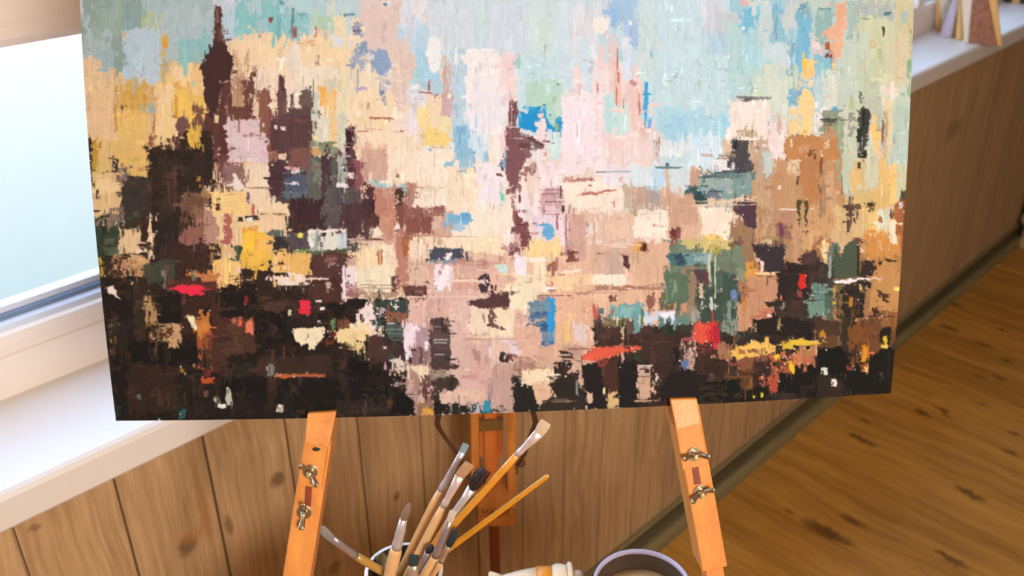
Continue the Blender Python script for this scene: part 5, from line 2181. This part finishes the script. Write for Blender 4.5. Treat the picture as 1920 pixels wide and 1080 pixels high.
# ------------------------------------------------------------------ stool below the easel that carries the cups
TZ = .81
st = empty('stool', (.02, .635, 0), 'wooden stool behind the easel legs carrying the brush cup and bowl', 'stool')
bm = bm_new(); box(bm, -.24, .28, .548, .723, TZ-.022, TZ); link('stool_top', bm, M['table'], st, bevel=.003)
for sx_ in (-.21, .25):
    for sy_ in (.57, .70):
        bm = bm_new(); tube(bm, [(sx_, sy_, TZ-.022), (sx_*1.05, sy_, 0)], [.014, .012], 16); link('leg', bm, M['table'], st)
bm = bm_new(); box(bm, -.20, .24, .56, .71, TZ-.06, TZ-.022); link('apron', bm, M['table'], st)
# ------------------------------------------------------------------ cup for the brushes
CY = .667; cc_ = at_y(757, 1069, CY); CR = .0372; CB = Vector((cc_.x, CY, TZ)); CHH = cc_.z-TZ
cup = empty('brush_cup', tuple(CB), 'white cup packed with paint brushes, standing on the stool below the canvas', 'cup')
bm = bm_new(); lathe(bm, CB, [(0.0001, 0), (CR*.80, 0), (CR*.86, .003), (CR*.98, CHH*.6), (CR, CHH-.002), (CR+.0006, CHH-.0006), (CR, CHH), (CR-.0030, CHH-.0003)])
link('cup_body', bm, M['cup'], cup, smooth=True)
bm = bm_new(); lathe(bm, CB, [(CR-.0030, CHH-.0003), (CR-.0034, CHH-.003), (CR*.84, .008), (CR*.78, .005), (.0001, .005)]); link('cup_inside', bm, M['cup_in'], cup, smooth=True)
def brush(label, tip, m1, m2, hend, Y0, Y1, w, hw, hm, fm, bmn, style='flat', cat='paint brush', marks=0, fw=None):
    # tip -> m1 bristles, m1 -> m2 ferrule, m2 -> hend visible handle, running on down to the cup floor
    def pt(p, Y): return at_y(p[0], p[1], Y)
    T = pt(tip, Y1); H = pt(hend, Y0); L0 = Vector((hend[0]-tip[0], hend[1]-tip[1], 0)).length
    def on(p):
        f = Vector((p[0]-tip[0], p[1]-tip[1], 0)).length/L0; return at_y(p[0], p[1], Y1+(Y0-Y1)*f)
    A, B = on(m1), on(m2)
    d = (H-B).normalized(); t = 0; P = H.copy()
    while P.z > TZ+.0075 and (Vector((P.x-CB.x, P.y-CB.y, 0)).length < CR*.80 or P.z > CB.z+CHH-.004) and t < .3:
        P = P+d*.001; t += .001
    r = empty('paint_brush', tuple(P), label, cat, 'paint brushes standing in the white cup')
    px = (T-CAM).dot(FWD)/F_PX; W_ = w*px/2; HW = hw*px/2; FW = (fw or hw*.85)*px/2
    side = (B-A).cross(FWD).normalized()
    bm = bm_new()
    hp = [B, B.lerp(P, .10), B.lerp(P, .35), B.lerp(P, .7), P]; tube(bm, hp, [FW*.98, HW, HW*1.02, HW*.9, HW*.55], 18)
    hn = link('handle', bm, M['h_'+hm], r, smooth=True)
    bm = bm_new()
    flat = .38 if style == 'flat' else 1.0
    c1 = B.lerp(A, .14); c2 = B.lerp(A, .22); c3 = B.lerp(A, .30)
    tube(bm, [B+ (P-B).normalized()*.0015, B.lerp(A, .05), B.lerp(A, .08), B.lerp(A, .11), c1, B.lerp(A, .17), c2, B.lerp(A, .6), A],
         [FW*1.05, FW*1.05, FW*1.14, FW*1.05, FW*1.12, FW*1.02, FW, FW*.5+W_*.46 if style == 'flat' else FW*.97, W_*.92], 20, flat=[1, 1, 1, 1, 1, 1, .95, (1+flat)/2, flat], side=side)
    link('ferrule', bm, M['f_'+fm], r, smooth=True)
    bm = bm_new(); e = T-A
    if style == 'flat':
        tube(bm, [A-e*.05, A+e*.05, A+e*.45, A+e*.8, A+e*.97, T], [W_*.88, W_*.93, W_*1.04, W_*1.0, W_*.96, W_*.80], 18, flat=[flat*.9, flat*.9, flat*.8, flat*.55, flat*.3, .12], side=side)
    elif style == 'round':
        tube(bm, [A-e*.05, A+e*.1, A+e*.4, A+e*.7, A+e*.9, T], [W_*.85, W_*.98, W_*1.05, W_*.85, W_*.5, W_*.15], 18)
    else:                                           # splayed mop
        rnd = random.Random(4)
        tube(bm, [A-e*.05, A+e*.12, A+e*.4, A+e*.7, A+e*.92, T], [W_*.55, W_*.75, W_*.95, W_*1.0, W_*.8, W_*.5], 18)
        for i in range(150):
            th = rnd.uniform(0, 6.283); rr_ = W_*rnd.uniform(.7, 1.15); a_, b_ = frame_of(e)
            q0 = A+e*rnd.uniform(.1, .4)+(a_*math.cos(th)+b_*math.sin(th))*rr_*.8; q1 = q0+e*rnd.uniform(.3, .75)+(a_*math.cos(th)+b_*math.sin(th))*rr_*rnd.uniform(.1, .6)
            tube(bm, [q0, q0.lerp(q1, .5), q1], [.0008, .0006, .0002], 5)
    bn = link('bristles', bm, M['b_'+bmn], r, smooth=True)
    if marks:
        rnd = random.Random(marks); toc = (CAM-B).normalized()
        for f, sz in ((.12, .004), (.40, .0014), (.52, .0022), (.68, .003), (.76, .0024)):
            c = B.lerp(H, f)+toc*HW*.80; dd = (H-B).normalized(); s2 = dd.cross(toc).normalized()
            ox_ = rnd.uniform(-.3, .3)*HW
            bm = bm_new(); tube(bm, [c+s2*(ox_-sz*.3)-dd*sz*.5, c+s2*ox_, c+s2*(ox_+sz*.3)+dd*sz*.5], [.0005, .0009, .0004], 6)
            link('handle_mark', bm, M['b_black'], hn)
    return r
brush('paint brush with long yellow handle and clean cream flat bristles, reaching furthest right and highest', (1024, 791), (1011, 812), (972, 850), (836, 1000), .668, .640, 22, 15, 'yellow', 'pinkwhite', 'cream', marks=5)
# a thin brush standing head-down: only its handle shows
def thin_handle():
    T = at_y(1029, 891, .645); H = at_y(838, 1032, .672); d = (H-T).normalized(); P = H.copy(); t = 0
    while (Vector((P.x-CB.x, P.y-CB.y, 0)).length < CR*.80 or P.z > CB.z+CHH-.004) and P.z > TZ+.0075 and t < .3: P = P+d*.001; t += .001
    r = empty('paint_brush', tuple(P), 'thin yellow-orange brush handle pointing up to the right with its bristles down in the cup', 'paint brush', 'paint brushes standing in the white cup')
    bm = bm_new(); Q = P-d*.03
    tube(bm, [T, T+d*.002, T+d*.006, T.lerp(Q, .3), T.lerp(Q, .75), Q], [.0008, .0019, .0022, .0026, .0030, .0028], 16); link('handle', bm, M['h_yellow2'], r, smooth=True)
    bm = bm_new(); tube(bm, [Q-d*.002, Q+d*.02], [.0032, .0026], 14); link('ferrule', bm, M['f_silver'], r, smooth=True)
    bm = bm_new(); tube(bm, [Q+d*.019, Q+d*.026, P], [.0025, .0024, .0006], 12); link('bristles', bm, M['b_cream'], r, smooth=True)
thin_handle()
brush('paint brush with long tapering silver ferrule and blue-grey tip, pointing up to the rear mast', (874, 832), (867, 848), (828, 917), (762, 1050), .672, .655, 13, 19, 'nat', 'silver', 'blue', fw=13)
brush('flat paint brush with pinkish flared ferrule and tan bristles ending in grey', (881, 869), (862, 893), (833, 947), (778, 1052), .655, .640, 20, 18, 'nat2', 'pinkwhite', 'tan', fw=13)
brush('mop paint brush with bushy dark brown head caked in black paint and white ferrule', (907, 882), (885, 916), (849, 967), (800, 1045), .676, .664, 21, 15, 'orange', 'white', 'darkbrown', style='mop', fw=15)
brush('short thick paint brush with round grey-brown bristles and shiny silver ferrule', (769, 943), (757, 972), (744, 1025), (731, 1078), .640, .632, 15, 25, 'nat2', 'silver', 'greybrown', style='round', fw=19)
brush('paint brush leaning far left out of the cup towards the easel leg, brown handle', (600, 989), (622, 1010), (665, 1041), (732, 1080), .655, .625, 17, 17, 'olive', 'greyviolet', 'greyblue', fw=14)
brush('paint brush with grey-violet ferrule and pale bristles crossing in front of the long yellow handle', (850, 958), (843, 978), (817, 1041), (797, 1076), .636, .630, 14, 17, 'nat2', 'greyviolet', 'pale', fw=15)
brush('paint brush with black-green tipped bristles and pale ferrule just below the thin yellow handle', (857, 990), (842, 1022), (828, 1052), (812, 1078), .660, .655, 15, 11, 'nat', 'pale', 'green', style='round', fw=10)
brush('small paint brush with a stubby black tip and brown ferrule between the handles', (811, 1022), (803, 1034), (790, 1070), (782, 1086), .645, .638, 14, 14, 'nat', 'greyviolet', 'black', style='round', fw=14)
brush('paint brush with teal-black wet bristles standing foremost in the cup', (778, 1040), (774, 1060), (775, 1088), (776, 1108), .628, .625, 20, 18, 'nat', 'pale', 'teal', fw=20)
brush('short flat paint brush with greenish cream bristles low inside the left of the cup', (709, 1040), (722, 1055), (742, 1076), (750, 1084), .680, .676, 20, 12, 'nat', 'pale', 'moss', fw=14)
# ------------------------------------------------------------------ dark bowl with pale rim
BY = .655; bc_ = at_y(1204, 1096, BY); BRR = .0455; BB = Vector((bc_.x, BY, TZ)); BH = bc_.z-TZ
bowl = empty('metal_bowl', tuple(BB), 'round dark-walled pot with a pale violet rim beside the right easel leg', 'bowl')
bm = bm_new(); lathe(bm, BB, [(.0001, 0), (BRR*.85, 0), (BRR*.90, .003), (BRR*.985, BH-.006), (BRR*1.0, BH-.003)], 64); link('bowl_wall', bm, M['enamel'], bowl, smooth=True)
bm = bm_new(); lathe(bm, BB, [(BRR*.985, BH-.0045), (BRR*1.02, BH-.003), (BRR*1.035, BH-.0008), (BRR*1.02, BH+.0008), (BRR*.985, BH+.0008), (BRR*.965, BH-.0008), (BRR*.96, BH-.003)], 64); link('rim', bm, M['enamel'], bowl, smooth=True)
bm = bm_new(); lathe(bm, BB, [(BRR*.962, BH-.0025), (BRR*.95, BH-.01), (BRR*.86, .006), (.0001, .004)], 64); link('bowl_inside', bm, M['bowl_in'], bowl, smooth=True)
bm = bm_new(); lathe(bm, BB, [(BRR*.93, BH-.024), (BRR*.90, BH-.0205), (BRR*.6, BH-.019), (.0001, BH-.0185)], 48)
link('dried_paint', bm, M['paste'], bowl, smooth=True)
# ------------------------------------------------------------------ paint tube lying between them
TY = .700
def tube_pt(u, dz=0): p = at_y(u, 1060, TY); return Vector((p.x, TY, dz))
xs = lambda u: tube_pt(u).x
rt = empty('paint_tube', (xs(1010), TY, TZ), 'crumpled cream paint tube with an orange band lying between the brush cup and the bowl', 'paint tube')
def lying(bm, secs, n=20):
    rings = []
    for u, r, zc, wy in secs: rings.append([bm.verts.new((xs(u), TY+math.cos(t*2*math.pi/n)*r*wy*1.1, TZ+zc*1.16+math.sin(t*2*math.pi/n)*r*1.16)) for t in range(n)])
    for r0, r1 in zip(rings, rings[1:]):
        for t in range(n): bm.faces.new((r0[t], r0[(t+1) % n], r1[(t+1) % n], r1[t]))
    bm.faces.new(rings[0][::-1]); bm.faces.new(rings[-1])
bm = bm_new(); lying(bm, [(941, .0055, .0190, 1), (950, .0085, .0165, 1), (975, .0120, .0150, 1.1), (1006, .0142, .0150, 1.15)]); link('tube_shoulder', bm, M['tube'], rt, smooth=True)
bm = bm_new(); lying(bm, [(1006, .0146, .0152, 1.15), (1034, .0150, .0155, 1.15)]); link('colour_band', bm, M['tube_band'], rt, smooth=True)
bm = bm_new(); lying(bm, [(1034, .0145, .0152, 1.15), (1042, .0158, .0165, 1.15), (1054, .0160, .0170, 1.1), (1066, .0145, .0165, 1.1), (1070, .0120, .0150, 1.15)])
body = link('tube_body', bm, M['tube'], rt, smooth=True)
bm = bm_new(); lying(bm, [(1064, .0165, .0175, 1.0), (1068, .0176, .0182, 1.0), (1073, .0168, .0180, 1.0), (1075, .0135, .0165, 1.0)]); link('rolled_fold', bm, M['tube'], rt, smooth=True)
bm = bm_new(); lying(bm, [(1075, .0105, .0150, 1.0), (1080, .0130, .0150, .9), (1090, .0128, .0145, .9), (1096, .0100, .0130, .9)]); link('rolled_end', bm, M['tube'], rt, smooth=True)
bm = bm_new(); lying(bm, [(931, .0048, .0205, 1), (937, .0050, .0200, 1)], 16); link('cap_ring', bm, M['strap'], rt)
bm = bm_new(); lying(bm, [(915, .0042, .0235, 1), (919, .0062, .0228, 1), (930, .0060, .0212, 1), (941, .0056, .0192, 1)], 16); link('cap', bm, M['tube'], rt, smooth=True)
bm = bm_new()
for i in range(5):
    u = 1047+i*3.6; p0 = Vector((xs(u), TY-.0115, TZ+.0345-.0004*i)); tube(bm, [p0, p0+Vector((.0003, -.003, -.0045))], .00045, 5)
link('printed_mark', bm, M['red_ink'], body)
# ------------------------------------------------------------------ things on the sill (local frame of the window wall)
AX = Vector((1, 1, 0)).normalized(); AN = Vector((-1, 1, 0)).normalized()
def sill(s, d, z=0): return AX*s+AN*d+Vector((0, 0, ZT+z))
def onplane(u, v, q, n): r = ray(u, v); t = (q-CAM).dot(n)/r.dot(n); return CAM+r*t
def standing(quad_px, q, n, th, z_up=.13):
    # slab standing on the sill: outline given near its foot, carried up at the same slant
    P = [onplane(u, v, q, n) for u, v in quad_px]; a, b, c, d = P    # top-left, top-right, bottom-right, bottom-left
    up0 = (a-d)*(z_up/max(.001, a.z-d.z)); up1 = (b-c)*(z_up/max(.001, b.z-c.z))
    dz = ZT-min(c.z, d.z)
    d = Vector((d.x, d.y, ZT)); c = Vector((c.x, c.y, ZT))
    bm = bm_new(); mid0, mid1 = d+up0*.5, c+up1*.5
    prism(bm, [d+up0*.97+(up1-up0)*.03, c+up1*.97-(up1-up0)*.03, c, d], -n*th); return bm
ON = (Vector((CAM.x, CAM.y, 0))-Vector((sill(2.62, .88).x, sill(2.62, .88).y, 0))).normalized()
q0 = at_z(1843, 84, ZT)
orn = empty('wooden_ornament', (q0.x, q0.y, ZT), 'brown bark and yellow wood ornament with splayed feet on the sill', 'ornament')
def ornp(name, mat, quad, back, th): 
    bm = standing(quad, q0-ON*back, ON, th); link(name, bm, mat, orn, bevel=.002)
ornp('bark_panel', M['bark'], [(1822, 10), (1856, 10), (1871, 84), (1815, 84)], 0, .02)
ornp('yellow_edge', M['yellow_wood'], [(1856, 10), (1873, 10), (1880, 82), (1871, 83)], .002, .018)
ornp('pale_edge', M['cream_wood'], [(1804, 8), (1822, 8), (1815, 83), (1807, 80)], .003, .018)
ornp('yellow_post', M['yellow_wood'], [(1797, 5), (1806, 5), (1806, 75), (1792, 73)], .03, .02)
ornp('lilac_leg', M['lilac'], [(1784, 5), (1797, 5), (1783, 70), (1761, 68)], .045, .018)
ornp('inner_leg', M['bark'], [(1796, 20), (1800, 20), (1794, 71), (1783, 71)], .047, .014)
ornp('cream_panel', M['cream_wood'], [(1764, 2), (1786, 2), (1786, 46), (1768, 50)], .105, .012)
ornp('orange_edge', M['yellow_wood'], [(1756, 2), (1764, 2), (1768, 50), (1756, 50)], .107, .012)
q1 = at_z(1902, 6, ZT)
o2 = empty('dark_ornament', (q1.x, q1.y, ZT), 'small dark ornament with a yellow centre on the sill at the top right corner', 'ornament')
q1n = ON
for nm, mt, x0, x1, bk in (('dark_foot', M['dark_wall'], -.030, -.008, 0), ('yellow_centre', M['yellow_wood'], -.008, .014, .002), ('dark_body', M['dark_wall'], .014, .075, 0)):
    bm = bm_new(); sdv = Vector((-ON.y, ON.x, 0)); c0 = q1-ON*bk
    prism(bm, [c0+sdv*x0, c0+sdv*x1, c0+sdv*(x1*.8)+Vector((0, 0, .09)), c0+sdv*(x0*.8)+Vector((0, 0, .09))], -ON*.03); link(nm, bm, mt, o2, bevel=.002)
# turned cream foot of a small stand at the far right
fp = at_z(1931, 463, 0); fp.z = 0
stn = empty('turned_stand', tuple(fp), 'cream painted turned stand on the floor at the far right edge', 'stand')
bm = bm_new(); lathe(bm, fp, [(.0001, 0), (.044, 0), (.046, .012), (.040, .03), (.037, .075), (.034, .085)], 40); link('foot', bm, M['cream'], stn, smooth=True)
bm = bm_new(); lathe(bm, fp, [(.034, .085), (.050, .092), (.056, .105), (.052, .120), (.034, .130), (.024, .135), (.020, .150), (.019, .200), (.022, .212)], 40); link('collar', bm, M['cream'], stn, smooth=True)
bm = bm_new(); lathe(bm, fp, [(.022, .212), (.032, .222), (.036, .240), (.030, .258), (.018, .268), (.016, .40), (.028, .44), (.030, .50), (.0001, .505)], 40); link('knob', bm, M['cream'], stn, smooth=True)
# body of the unseen fill lamp added above and behind the viewer
r = empty('added_ceiling_lamp', (1.0, -1.1, CH_), 'added round white ceiling lamp, unseen, at the fill light above the floor to the right', 'lamp'); bm = bm_new(); lathe(bm, Vector((1.0, -1.1, CH_)), [(.0001, -.03), (.26, -.03), (.32, -.02), (.32, 0), (.0001, 0)], 40); link('added_lamp_body', bm, M['added_lamp_white'], r, smooth=True)
